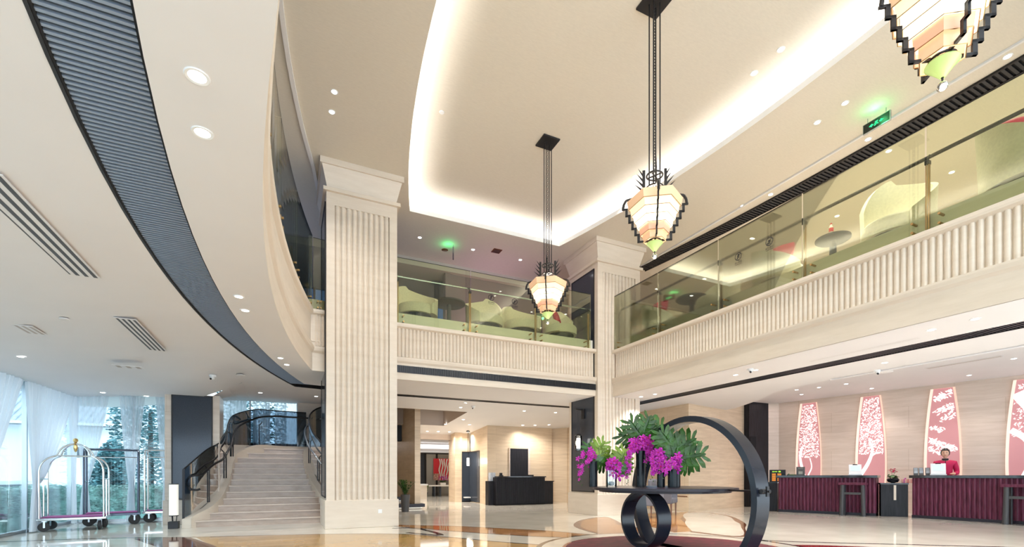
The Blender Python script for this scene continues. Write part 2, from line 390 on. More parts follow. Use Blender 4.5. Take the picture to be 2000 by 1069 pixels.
# louvre ring in the low ceiling
lv = thing('ceiling_louvre', 'long dark slatted air louvre curving round the low ceiling under the gallery', 'air louvre', (0,0,3.13))
mb = MB(); m2 = gridstrip(outerG, outerO, lambda x, y: 3.26); m2.xf(T(0,0,-3.13)); mb.add(m2.v, m2.f)
for P in (outerG, outerO):
    m2 = MB(); m2.sweep(P, [(-.012,0),(.012,0),(.012,.14),(-.012,.14)]); mb.add(m2.v, m2.f)
obj('recess', mb, 'void_black', lv)
mb = MB(); y = -2.95
while y < 12.0:
    x0, x1 = go(y), (gi(y) if y < 11.75 else gi(11.8)+(y-11.8)*2)
    mb.box(x0+.01, x1-.01, y-.0095, y+.0095, .006, .022); y += .042
obj('slats', mb, 'louvre', lv)
mb = MB(); y = -2.95
while y < 12.5: mb.box(8.96, 9.37, y-.010, y+.010, .006, .04); y += .042
x = .95
while x < 9.3:
    t = clamp((x-.9)/1.3); mb.box(x-.01, x+.01, 11.97+.29*t, 12.46+.13*t, .006, .04); x += .042
obj('slats', mb, 'louvre_dark', lv)
mb = MB()
for P, s_ in ((outerG, -1), (outerO, 1)): mb.sweep(P, [(0,-.004),(.018*s_,-.004),(.018*s_,.02),(0,.02)])
obj('frame', mb, 'black_metal', lv)

# gallery edge (fascia)
P0 = [(0,3.125),(0,3.48),(-.035,3.52),(-.05,3.57),(-.05,3.60),(.03,3.62)]
P1 = [(-.02,4.27),(-.03,4.30),(-.03,4.345),(.10,4.345),(.13,4.30),(.13,4.585),(.4,4.585),(.4,3.125)]
prof_f = P0+[(.075,3.64),(.075,4.24)]+P1
prof_p = P0+[(.03,3.64),(.03,3.70),(.015,3.72),(.03,3.74),(.03,4.24)]+P1
mb = MB(); mb.sweep(arcS+[(.72,10.27)], prof_p); wgl = struct('wall_gallery_left', mb, 'travertine')
mb = MB(); mb.sweep([(2.0,10.4),(7.35,10.4)], prof_f); wgb = struct('wall_gallery_back', mb, 'travertine')
mb = MB(); mb.sweep([(7.8,10.4),(7.8,-3)], prof_f); wgr = struct('wall_gallery_right', mb, 'travertine')
def ribs(mb, p, q, n, r, z0, z1):
    p, q = Vector(p), Vector(q); d = (q-p)/n; u = d.normalized(); nn = Vector((u.y, -u.x))
    for i in range(n):
        c = p+d*(i+.5); vs = []
        for z in (z0, z1):
            for k in range(7):
                a = PI*k/6; vs.append((c.x+u.x*r*math.cos(a)+nn.x*r*math.sin(a), c.y+u.y*r*math.cos(a)+nn.y*r*math.sin(a), z))
        mb.add(vs, [(k,k+1,k+8,k+7) for k in range(6)]+[tuple(range(7,14)), tuple(range(6,-1,-1))])
mb = MB(); ribs(mb, (2.08,10.475), (7.28,10.475), 62, .036, 3.63, 4.26); obj('fluting', mb, 'travertine', wgb, True)
mb = MB(); ribs(mb, (7.875,10.28), (7.875,-3), 160, .036, 3.63, 4.26); obj('fluting', mb, 'travertine', wgr, True)
mb = MB(); ribs(mb, (.50,10.305), (.70,10.305), 3, .032, 3.63, 4.26); obj('fluting', mb, 'travertine', wgl, True)
mb = MB(); mb.box(2.06,7.3,10.385,10.41,3.275,3.43); lg = tag(obj('wall_louvre', mb, 'louvre_dark'), 'long dark horizontal louvre set in the stone edge below the back gallery', 'air louvre')
mb = MB()
for i in range(124): mb.box(2.07+i*.042, 2.082+i*.042, 10.375, 10.386, 3.28, 3.425)
obj('slats', mb, 'black_metal', lg)

# upper level
sb = MB(); sb.box(7.918,7.929,-3,10.4,4.34,4.60).box(2.07,7.3,10.518,10.529,4.34,4.60); sb.sweep(arcS, [(.118,4.34),(.129,4.34),(.129,4.6),(.118,4.6)]); struct('trim_9', sb, 'slab_edge')
mb = MB(); mb.box(8.1,16.5,-3,16.5,4.50,4.58); mb.box(.2,8.1,10.7,16.5,4.50,4.58); struct('floor_upper', mb, 'floor_upper')
m2 = gridstrip([(-6,y) for _, y in arcS], [(x-.3,y) for x, y in arcS], lambda x, y: 4.58); m2.quad((-6,10.2,4.58),(.25,10.2,4.58),(.25,16.5,4.58),(-6,16.5,4.58)); struct('floor_upper_left', m2, 'floor_upper')
def cl(y): return 1.73+.86*((y-5)/6.1)**2
def cr(y): return 7.42-.80*((y-5)/6.1)**2
CY = [-1.1+12.2*i/40 for i in range(41)]
Lc = [(cl(y), y) for y in CY]; Rc = [(cr(y), y) for y in CY]
hole = Lc+Rc[::-1]
mb = gridstrip([(-6,y) for y in CY], Lc, lambda x, y: 7.2); m3 = gridstrip(Rc, [(16.5,y) for y in CY], lambda x, y: 7.2); mb.add(m3.v, m3.f)
mb.quad((-6,-3,7.2),(16.5,-3,7.2),(16.5,-1.1,7.2),(-6,-1.1,7.2)).quad((-6,11.1,7.2),(16.5,11.1,7.2),(16.5,13.5,7.2),(-6,13.5,7.2))
struct('ceiling_upper', mb, 'plaster_hi')
def ringpath(off):
    n = len(hole); out = []
    for i in range(n):
        a, b, c_ = hole[i-1], hole[i], hole[(i+1) % n]
        n1, n2 = norm2(a, b), norm2(b, c_); nn = (n1+n2).normalized(); k = 1/max(.35, nn.dot(n1))
        out.append((b[0]+nn.x*off*k, b[1]+nn.y*off*k))
    return out
def ringstrip(mb, o0, z0, o1, z1):
    A, B = ringpath(o0), ringpath(o1); n = len(A)
    mb.add([(x,y,z0) for x,y in A]+[(x,y,z1) for x,y in B], [(i,(i+1)%n,n+(i+1)%n,n+i) for i in range(n)])
mb = MB()
ringstrip(mb, 0, 7.2, 0, 7.31); ringstrip(mb, 0, 7.31, .03, 7.31); ringstrip(mb, .03, 7.31, .03, 7.24); ringstrip(mb, .03, 7.24, .42, 7.24); ringstrip(mb, .42, 7.24, .42, 7.56)
struct('trim_1', mb, 'white_paint')
mb = MB(); A = ringpath(.42); mb.add([(x,y,7.55) for x,y in A], [(i, i+1, len(A)-2-i, len(A)-1-i) for i in range(len(A)//2-1)]); struct('ceiling_cove', mb, 'plaster_hi')
mb = MB(); ringstrip(mb, .16, 7.255, .24, 7.255)
tag(obj('cove_light_strip', mb, 'cove_led'), 'warm white light strip hidden round the raised ceiling panel', 'light strip')
# shallow bead lines on the upper ceiling, bulkhead at the back
mb = MB(); mb.sweep([(9.40,-3),(9.40,13.4)], [(-.02,7.2),(.02,7.2),(.02,7.17),(-.02,7.17)]); mb.sweep([(x+.02,y) for x,y in arcS]+[(.72,11.8),(.9,13.4)], [(-.03,7.2),(.03,7.2),(.03,7.15),(-.03,7.15)]); struct('trim_2', mb, 'plaster')
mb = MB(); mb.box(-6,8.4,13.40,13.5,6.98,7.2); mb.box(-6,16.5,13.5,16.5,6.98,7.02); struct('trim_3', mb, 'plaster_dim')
mb = MB(); mb.box(-6,16.5,16.4,16.5,4.58,7.0); struct('wall_upper_back', mb, 'night_glass')
mb = MB(); mb.box(-6.1,-6,-3,16.5,4.58,7.2); struct('wall_upper_left', mb, 'night_glass')
mb = MB(); mb.box(16.4,16.5,-3,16.5,4.58,7.2); struct('wall_upper_right', mb, 'travertine_wall')
mb = MB(); mb.box(4.2,4.35,13.5,13.75,4.58,7.0); mb.box(4.35,9.4,13.55,13.62,4.58,7.0); struct('wall_lounge', mb, 'purple_wall'); struct('wall_lounge_right', MB().box(8.4,16.5,13.40,13.55,4.58,7.2), 'travertine_wall')
wm = thing('window_mullions', 'dark window bars across the night windows behind the back gallery', 'window frame', (0,16.35,4.58))
mb = MB()
for i in range(9): mb.box(-5+i*1.15, -4.93+i*1.15, -.04, .04, 0, 2.4)
mb.box(-5,4.3,-.04,.04,1.5,1.6); obj('bars', mb, 'black_metal', wm)
# upper louvre
lv = thing('ceiling_louvre', 'dark slatted louvre in the high ceiling above the right gallery', 'air louvre', (0,0,7.2))
def ui(y): return 9.80-.4*((y-5)/6.2)**2
UP = [(ui(y), y) for y in [-3+i*.5 for i in range(29)]]+[(ui(11.3),11.3)]
UQ = [(x+.32, y) for x, y in UP]
m2 = gridstrip(UP, UQ, lambda x, y: -.004); obj('recess', m2, 'void_black', lv)
mb = MB(); y = -2.9
while y < 11.25: mb.box(ui(y)+.01, ui(y)+.31, y-.02, y+.02, -.03, -.006); y += .075
obj('slats', mb, 'louvre_dark', lv)
mb = MB(); mb.sweep(UP, [(0,0),(.03,0),(.03,-.035),(0,-.035)]); mb.sweep(UQ, [(0,0),(-.03,0),(-.03,-.035),(0,-.035)]); obj('frame', mb, 'black_metal', lv)

# columns
def column(name, x0, x1, y0, y1, label):
    c = thing(name, label, 'column', ((x0+x1)/2, (y0+y1)/2, 0)); hx, hy = (x1-x0)/2, (y1-y0)/2
    mb = MB(); mb.box(-hx+.001,hx-.001,-hy+.05,hy,0,6.61)
    mb.box(-hx,-hx+.155,-hy,-hy+.06,.56,6.36).box(hx-.155,hx,-hy,-hy+.06,.56,6.36).box(-hx,hx,-hy,-hy+.06,6.36,6.62)
    obj('shaft', mb, 'travertine', c)
    mb = MB(); ribs(mb, (-hx+.155,-hy+.055), (hx-.155,-hy+.055), 10, (2*hx-.31)/20*.9, .56, 6.36); obj('fluting', mb, 'travertine', c, True)
    mb = MB(); mb.box(-hx-.03,hx+.03,-hy-.03,hy+.03,0,.56); obj('plinth', mb, 'travertine', c, bevel=.008)
    mb = MB(); mb.box(-hx-.06,hx+.06,-hy-.06,hy+.06,6.60,6.67)
    a, b = .0, .085
    mb.add([(sx*(hx+o), sy*(hy+o), z) for z, o in ((6.67,-.02),(7.08,b)) for sx, sy in ((-1,-1),(1,-1),(1,1),(-1,1))], [(0,1,5,4),(1,2,6,5),(2,3,7,6),(3,0,4,7),(4,5,6,7)])
    mb.box(-hx-.12,hx+.12,-hy-.12,hy+.12,7.08,7.198); obj('capital', mb, 'travertine', c)
    mb = MB(); mb.box(-hx-.012,-hx+.0,-hy+.17,hy-.16,.62,6.45); p = obj('side_panel', mb, 'dark_panel', c); p['label'] = 'dark reflective panel let into the left side'
    mb = MB()
    for z in (.60,6.45): mb.box(-hx-.02,-hx+.0,-hy+.15,hy-.14,z,z+.025)
    for y in (-hy+.15,hy-.16): mb.box(-hx-.02,-hx+.0,y,y+.022,.6,6.47)
    obj('panel_frame', mb, 'black_metal', p)
    mb = MB(); mb.box(-.04,.04,-.005,.004,-.04,.04); s = obj('wall_socket', mb, 'white_plastic', c, bevel=.004); s.location = (hx-.35,-hy-.034,.32)
    return c
column('stone_column', .70, 2.07, 10.0, 11.4, 'pale fluted stone column with flared capital, the near one beside the stairs')
column('stone_column', 7.30, 8.68, 10.3, 11.68, 'pale fluted stone column at the corner of the gallery, behind the flower table')

# right side walls
mb = MB(); mb.prism([(10.5,10.35),(13.9,11.25),(13.9,13.5),(10.5,16)], 0, 3.6); struct('wall_right_back', mb, 'travertine_wall')
mb = MB(); mb.box(10.49,10.5,10.4,15,.42,.45); struct('baseboard_right', mb, 'brown_marble')
mb = MB(); mb.prism([(13.9,11.05),(14.84,11.05),(14.84,12),(13.9,12)], 0, 3.6); bp = struct('wall_black_pier', mb, 'black_counter')
mb = MB(); mb.box(13.93,14.20,11.03,11.06,0,2.35); dd = struct('door_1', mb, 'void_black')
WA, WB = Vector((15.12,10.87)), Vector((16.19,5.54)); WD = (WB-WA).normalized(); WN = Vector((-WD.y, WD.x)); WN = WN if WN.x < 0 else -WN
Wend = WA+WD*14
mb = MB(); mb.prism([tuple(WA), tuple(Wend), (Wend.x+.3,Wend.y), (15.5,11.6),(14.7,11.6),(14.84,11.05)], 0, 3.6); wrec = struct('wall_reception', mb, 'travertine_grey')
# back room
W = lambda name, x0, x1, y0, y1, z0, z1, m='travertine_wall': struct(name, MB().box(x0,x1,y0,y1,z0,z1), m)
W('wall_left_back', 3.66,3.84,15.0,18.6,0,3.7)
W('wall_back', 6.6,9.3,16.15,17.9,0,3.0)
mb = MB(); mb.prism([(9.3,16.3),(9.8,15.85),(10.5,15.85),(10.5,17.5),(9.3,17.5)], 0, 3.0); struct('wall_back_right', mb, 'travertine_wall')
mb = MB(); mb.prism([(9.85,12.6),(10.5,12.6),(10.5,15.85),(9.85,15.85)], 0, 3.13); struct('wall_back_return', mb, 'travertine_wall')
mb = MB(); mb.box(9.79,9.84,12.9,13.0,0,2.25).box(9.79,9.84,13.9,14.0,0,2.25).box(9.79,9.84,12.9,14.0,2.25,2.35); struct('trim_5', mb, 'travertine')
W('trim_6', 3.84,6.1,18.5,18.75,2.48,2.9,'travertine_grey')
W('wall_pier', 5.97,6.25,17.95,18.75,0,2.9)
W('wall_back_middle', 6.25,6.62,18.1,18.7,1.98,2.9)
W('wall_lobby_left', 2.0,2.2,12.62,27,0,3.13)
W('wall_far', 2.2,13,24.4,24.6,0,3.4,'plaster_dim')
W('wall_far_right', 8.4,8.6,18.7,24.4,0,3.4)
W('ceiling_far', 2.2,8.6,18.75,24.5,2.72,2.8,'plaster')
W('wall_rear_side', 10.4,13.9,16.5,16.7,0,3.5)
dp = W('door_2', 7.5,8.25,16.12,16.16,0,2.05,'black_counter')
obj('door_frame', MB().box(8.25,8.33,16.11,16.16,0,2.08).box(7.46,7.5,16.11,16.16,0,2.08), 'travertine_grey', dp)
# reveal of the black glazed bay
bay = thing('glazed_bay', 'tall black glass enclosure with a hanging lamp in front, at the back of the lobby', 'glass enclosure', (6.5,18.0,0))
obj('glass_panel', MB().box(-.24,.1,-.02,.02,.02,1.97), 'dark_panel', bay); obj('glass_panel', MB().box(.08,.11,-1.1,0,.02,1.97), 'dark_panel', bay)
obj('frame', MB().box(-.25,-.22,-.03,.03,0,1.99).box(-.25,.12,-.03,.03,1.96,1.99).box(.07,.12,-1.1,0,1.96,1.99).box(-.25,.12,-.03,.03,0,.03), 'black_metal', bay)
obj('shelf', MB().box(-.18,.06,-.25,-.04,.16,.2), 'white_paint', bay)

# left pillar, stair walls
pl = thing('stone_pillar', 'stone pillar with a tall dark woven panel, left of the stairs', 'pillar', (-1.84,12.6,0))
obj('shaft', MB().box(-.5,.5,-.28,.42,.0,2.80), 'travertine_grey', pl); obj('plinth', MB().box(-.53,.53,-.31,.45,0,.52), 'travertine_grey', pl, bevel=.006)
p = obj('side_panel', MB().box(-.36,.35,-.30,-.28,.55,2.76), 'dark_panel', pl); obj('panel_frame', MB().box(-.38,-.355,-.305,-.28,.53,2.78).box(.345,.37,-.305,-.28,.53,2.78).box(-.38,.37,-.305,-.28,2.755,2.78).box(-.38,.37,-.305,-.28,.53,.555), 'black_metal', p)
W('wall_stair_back', -1.7,2.0,15.12,15.3,0,1.95,'dark_panel')
W('wall_stair_right', .28,2.0,15.0,15.3,1.95,3.13,'travertine_grey'); W('wall_stair_left', -2.4,-1.62,15.12,15.3,0,3.13,'travertine_grey')
W('wall_stair_side', -1.8,-1.62,12.9,15.2,0,2.7,'travertine_wall')
# ================= WINDOWS, CURTAINS, OUTSIDE =================
def window(name, a, b, z1, posts, mat='window_glass'):
    a, b = Vector(a), Vector(b); d = (b-a).normalized(); n = Vector((-d.y, d.x)); L = (b-a).length
    M = Matrix(((d.x, n.x, 0, a.x), (d.y, n.y, 0, a.y), (0,0,1,0), (0,0,0,1)))
    g = struct(name, MB().box(0,L,-.006,.006,.06,z1).xf(M), mat)
    mb = MB(); mb.box(0,L,-.03,.03,0,.06)
    for p in posts: mb.box(p-.02,p+.02,-.035,.035,0,z1)
    obj('window_frame', mb.xf(M), 'steel', g); return M
M1 = window('window_1', (-4.84,-3), (-4.28,13.6), 2.78, [1.5,3,4.5,6,7.5,9,10.5,12,13.4,14.75,16.55])
M2 = window('window_2', (-4.28,13.6), (-2.33,13.75), 2.92, [1.1])
M3 = window('window_3', (-1.62,15.2), (.28,15.2), 3.13, [.7,1.9])
struct('trim_7', MB().box(-4.74,-4.55,-3,13.4,2.74,2.84), 'steel')
def curtain(label, a, b, ztop, tie_t=None, tie_z=.86, k=26, amp=.03, off=.14, wt=.10, flare=.22):
    """sheer curtain hung from a to b; pulled together at tie_t (0..1) when tied"""
    a, b = Vector(a), Vector(b); d = b-a; L = d.length; d.normalize(); n = Vector((d.y, -d.x))
    mb = MB(); nz = 26; nx = k*6; vs = []
    for j in range(nz+1):
        z = .02+(ztop-.02)*j/nz
        for i in range(nx+1):
            t = i/nx; s = t*L; ph = t*k*2*PI
            if tie_t is not None:
                c = tie_t*L
                if z > tie_z: q = ((z-tie_z)/(ztop-tie_z)); w_ = wt+(L-wt)*q**.75; cen = c*(1-q**.75)+L/2*q**.75
                else: q = (tie_z-z)/tie_z; w_ = wt+flare*q**.7; cen = c
                s = cen+(t-.5)*w_; am = amp*(.6+.8*w_/L)
            else: am = amp
            o = off+am*math.sin(ph)+am*.5*math.sin(ph*.37+j*.12)
            p = a+d*s+n*o; vs.append((p.x, p.y, z))
    fs = [(j*(nx+1)+i, j*(nx+1)+i+1, (j+1)*(nx+1)+i+1, (j+1)*(nx+1)+i) for j in range(nz) for i in range(nx)]
    mb.add(vs, fs); o = obj('sheer_curtain', mb, 'sheer_white', None, True); tag(o, label, 'curtain', 'sheer white curtains along the windows')
    return o
def m1(s): v = M1 @ Vector((s,0,0)); return (v.x, v.y)
def m2(s): v = M2 @ Vector((s,0,0)); return (v.x, v.y)
curtain('sheer tied curtain at the far left edge of the photo', m1(12.2), m1(14.35), 2.74, .40, flare=.30)
curtain('wide sheer curtain swept aside behind the brass birdcage trolley, second from the left', m1(14.5), m1(16.4), 2.74, .15, flare=.30)
curtain('narrow sheer curtain in the corner of the windows, tied in the middle', m1(16.2), m1(16.55), 2.74, .5, k=5, flare=.08)
curtain('sheer tied curtain right of the window corner', m2(.1), m2(.68), 2.82, .30, k=9, flare=.15, wt=.07)
curtain('sheer tied curtain in the middle of the short window', m2(.86), m2(1.32), 2.85, .45, k=9, flare=.12, wt=.07)
curtain('sheer tied curtain next to the stone pillar', m2(1.52), m2(1.90), 2.90, .5, k=8, flare=.10, wt=.07)
curtain('sheer tied curtain just behind the viewer on the left', m1(9.4), m1(11.6), 2.74, .5)
for (x0, x1, lb) in ((-1.6,-1.0,'left'),(-.85,-.42,'middle'),(-.30,.27,'right')): curtain('straight sheer curtain over the stairs, '+lb+' of three', (x0,15.14), (x1,15.14), 3.1, None, k=7, amp=.025, off=.05)

struct('ground_outside', MB().box(-60,-4.9,-20,60,-.75,-.6).box(-4.9,2.1,15.0,60,-.75,-.6), 'pavement')
def leaves(mb, n, fn, s0, s1, rr):
    for _ in range(n):
        p = Vector(fn()); s = rr.uniform(s0, s1); M = Matrix.Rotation(rr.uniform(0, 6.28), 3, 'Z') @ Matrix.Rotation(rr.uniform(-1.2, 1.2), 3, 'X')
        mb.add([p+M @ Vector(v)*s for v in ((-.5,0,0),(0,-.28,.05),(.6,0,0),(0,.28,.05))], [(0,1,2,3)])
R2 = random.Random(3)
hg = thing('hedge', 'clipped green hedge outside the left windows', 'hedge', (-6.3,13,0))
def hpt():
    t = R2.random(); q = R2.random()
    if q < .3: return (R2.uniform(-.4,.4), -13+t*20, .72+R2.uniform(-.06,.05))
    return (.42+R2.uniform(-.06,.05), -13+t*20, R2.uniform(.02,.75))
mb = MB(); mb.box(-.38,.38,-13,7,-.6,.70); leaves(mb, 9000, hpt, .05, .10, R2); obj('foliage', mb, 'hedge_leaf', hg)
hg = thing('hedge', 'clipped green hedge outside behind the short window and trolleys', 'hedge', (-1.9,16.2,0))
def hpt2(): return (R2.uniform(-3.6,2), -.42+R2.uniform(-.06,.05), R2.uniform(.02,.78)) if R2.random() < .7 else (R2.uniform(-3.6,2), R2.uniform(-.4,.4), .74+R2.uniform(-.05,.05))
mb = MB(); mb.box(-3.6,2,-.38,.38,-.6,.72); leaves(mb, 5000, hpt2, .05, .10, R2); obj('foliage', mb, 'hedge_leaf', hg)
def tree(loc, r, h, label, sd):
    rr = random.Random(sd); t = thing('tree', label, 'tree', loc); obj('trunk', MB().cyl((0,0,0),(0,0,h*.6),.12,.06), 'bark', t)
    mb = MB()
    def f():
        while 1:
            v = Vector((rr.uniform(-1,1), rr.uniform(-1,1), rr.uniform(-1,1)))
            if .35 < v.length < 1: break
        k = 1+.25*math.sin(v.x*5+sd)*math.cos(v.y*4)
        return (v.x*r*k, v.y*r*k, h*.62+v.z*h*.5)
    leaves(mb, 9000, f, .08, .17, rr); obj('crown', mb, 'tree_leaf', t)
tree((-4.3,20.5,-.6), 1.25, 6.5, 'tall dark green tree outside between the two right curtains', 4)
tree((-1.2,22.5,-.6), 1.3, 7, 'dark tree outside behind the stair window', 5)
tree((-5.7,21.8,-.6), .55, 2.6, 'small rounded tree outside in front of the white house', 6)
hs = thing('house', 'white house with a grey tiled roof outside the left windows', 'house', (-12,36,-.6))
obj('wall', MB().box(-12,9,0,7,0,4.5), 'house_white', hs)
mb = MB(); mb.add([(-12.6,-.8,4.6),(9.6,-.8,4.6),(9.6,3.2,7.0),(-12.6,3.2,7.0),(-12.6,7.8,4.6),(9.6,7.8,4.6)], [(0,1,2,3),(3,2,5,4),(0,3,4),(1,5,2)])
for i in range(74): x = -12.6+i*.3; mb.tube([(x,-.82,4.65),(x,3.2,7.05)], .06, 5)
obj('roof', mb, 'roof_tile', hs); obj('gutter', MB().box(-12.6,9.6,-.95,-.75,4.5,4.65), 'white_paint', hs)
for x in (-1.0, .4, 4.2): obj('window', MB().box(x,x+1.0,-.05,.02,2.7,3.3), 'car_glass', hs)
for x in (-7.0, 1.8): obj('door', MB().box(x,x+2.6,-.06,.02,0,2.3), 'roof_tile', hs)
def car(loc, rz, label):
    c = thing('car', label, 'car', loc, rz)
    P = [(-2.2,.35),(-2.15,.75),(-1.5,.92),(-.9,1.40),(.5,1.44),(1.2,1.0),(2.1,.86),(2.25,.4),(2.2,.25),(-2.1,.25)]
    mb = MB(); n = len(P); mb.add([(x,-.85,z) for x,z in P]+[(x,.85,z) for x,z in P], [tuple(range(n))[::-1], tuple(range(n,2*n))]+[(i,n+i,n+(i+1)%n,(i+1)%n) for i in range(n)])
    obj('body', mb, 'car_white', c, bevel=.05)
    Q = [(-1.3,.98),(-.85,1.33),(.45,1.36),(1.0,1.02)]
    for y in (-.862,.862): obj('side_window', MB().add([(x,y,z) for x,z in Q], [(0,1,2,3)]), 'car_glass', c)
    for x in (-1.35,1.4):
        for y in (-.86,.7): obj('wheel', MB().cyl((x,y,.32),(x,y+.16,.32),.32,n=18), 'rubber', c)
car((-8.2,22.3,-.6), .25, 'white car parked outside behind the hedge, left one'); car((-5.9,25.0,-.6), .2, 'white car parked outside behind the hedge, right one')

# ================= STAIRS =================
XL = [-1.67,-1.44,-1.31,-1.24,-1.21,-1.18,-1.17,-1.17,-1.18,-1.16,-1.12,-.93,-.59]
XR = [.70,.72,.73,.65,.58,.50,.45,.41,.38,.36,.36,.38,.50]
SZ = [.1365*(i+1) for i in range(13)]; SY = [11.45+.25*i for i in range(13)]
st = thing('staircase', 'curved staircase of pale marble steps rising beside the near column', 'staircase', (0,11.45,0))
for i in range(13):
    mb = MB(); y1 = SY[i+1]-11.45+.02 if i < 12 else 3.55; xr = XR[i]+.12; xl = XL[i]-.1
    if i == 12: xr = 1.9; xl = -1.0
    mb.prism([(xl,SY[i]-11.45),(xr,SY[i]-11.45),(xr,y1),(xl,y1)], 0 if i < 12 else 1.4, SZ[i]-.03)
    s = obj('step', mb, 'stair_marble_shaded', st)
    obj('tread', MB().box(xl,xr,SY[i]-11.45-.025,y1,SZ[i]-.03,SZ[i]), 'stair_marble_lit', s, bevel=.006)
def var_wall(path, th, z0f, z1f):
    mb = MB(); vs = []; n = len(path)
    for i, p in enumerate(path):
        a, b = path[max(0,i-1)], path[min(n-1,i+1)]; nn = norm2(a, b)*th/2
        for s_, z in ((1,z0f(i)),(-1,z0f(i)),(-1,z1f(i)),(1,z1f(i))): vs.append((p[0]+nn.x*s_, p[1]+nn.y*s_, z))
    fs = [(4*i+k, 4*i+(k+1)%4, 4*i+4+(k+1)%4, 4*i+4+k) for i in range(n-1) for k in range(4)]+[(3,2,1,0), (4*n-4,4*n-3,4*n-2,4*n-1)]
    return mb.add(vs, fs)
O = 11.45
Lp = [(-1.80,-.06,.16)]+[(XL[i]-.10, SY[i]-O, SZ[i]+.09) for i in range(13)]+[(-.2,3.3,1.86),(.55,3.38,1.86)]
Lp = smoothpts(Lp, 3)
mb = var_wall([(p[0],p[1]) for p in Lp], .17, lambda i: 0, lambda i: Lp[i][2]); obj('left_stringer', mb, 'travertine', st, True)
Rp = smoothpts([(XR[i]+.12, SY[i]-O, SZ[i]+.09) for i in range(2,13)], 3)
mb = var_wall([(p[0],p[1]) for p in Rp], .16, lambda i: 0, lambda i: Rp[i][2]); obj('right_stringer', mb, 'travertine', st, True)
ga = thing('glass_balustrade', 'curved dark glass balustrade with black handrail on the left of the stairs', 'balustrade', (0,O,0))
G = smoothpts([(-1.86,0,.16,1.17),(-1.72,.14,.3,1.34),(-1.52,.5,.5,1.60),(-1.37,.85,.65,1.74),(-1.32,1.2,.85,1.92),(-1.28,1.6,1.05,2.10),(-1.27,2.0,1.3,2.36),(-1.22,2.5,1.5,2.56),(-1.0,2.9,1.7,2.72),(-.7,3.15,1.8,2.82),(-.2,3.32,1.8,2.83),(.5,3.4,1.8,2.83)], 4)
gp = [(p[0],p[1]) for p in G]
obj('glass_panel', var_wall(gp, .016, lambda i: max(.02, G[i][2]-.1), lambda i: G[i][3]), 'stair_glass', ga, True)
obj('top_rail', MB().tube([(p[0],p[1],p[3]+.005) for p in G], .014, 8), 'black_metal', ga, True)
obj('end_post', MB().box(-1.885,-1.845,-.02,.02,0,1.18), 'black_metal', ga)
hr = [(p[0]+.10, p[1]-.02, p[3]-.33) for p in G[5:]]
hr = [(p[0],p[1],p[2]+.18*clamp((i-20)/14)) for i, p in enumerate(hr)]
s0 = Vector(hr[0]); curl = [(s0.x-.14-.10*math.cos(a), s0.y-.16, s0.z-.24+.13*math.sin(a)) for a in [math.radians(-120+20*k) for k in range(11)]]
curl = [(s0.x-.10+.16*math.cos(math.radians(a)), s0.y-.12, s0.z-.17+.15*math.sin(math.radians(a))) for a in range(300, 80, -18)]
obj('handrail', MB().tube(curl+hr, .024, 10), 'black_metal', ga, True)
for i in (8, 18, 27, 36):
    p = G[i]; mb = MB(); mb.tube([(p[0]+.03,p[1],p[2]-.05),(p[0]+.03,p[1],p[3]-.42),(p[0]+.10,p[1]-.02,p[3]-.34)], .014, 6); obj('bracket', mb, 'black_metal', ga)
ga = thing('glass_balustrade', 'dark glass balustrade with bright handrail on the right of the stairs, against the column', 'balustrade', (0,O,0))
G = smoothpts([(.93,.30,.3,1.30),(.90,.6,.5,1.55),(.82,.95,.7,1.72),(.72,1.3,.9,1.92),(.62,1.7,1.1,2.10),(.55,2.1,1.3,2.36),(.54,2.5,1.5,2.56),(.62,2.9,1.7,2.78),(.85,3.1,1.8,2.96),(1.3,3.2,1.9,3.08)], 4)
obj('glass_panel', var_wall([(p[0],p[1]) for p in G], .016, lambda i: G[i][2], lambda i: G[i][3]), 'stair_glass', ga, True)
obj('top_rail', MB().tube([(p[0],p[1],p[3]+.005) for p in G], .02, 8), 'black_metal', ga, True)
obj('handrail', MB().tube([(p[0]-.10,p[1]-.02,p[3]-.35) for p in G], .024, 10), 'steel', ga, True)
for i in (4, 12, 20, 28):
    p = G[i]; mb = MB(); mb.tube([(p[0]-.03,p[1],p[2]),(p[0]-.03,p[1],p[3]-.42),(p[0]-.10,p[1]-.02,p[3]-.36)], .014, 6); obj('bracket', mb, 'black_metal', ga)

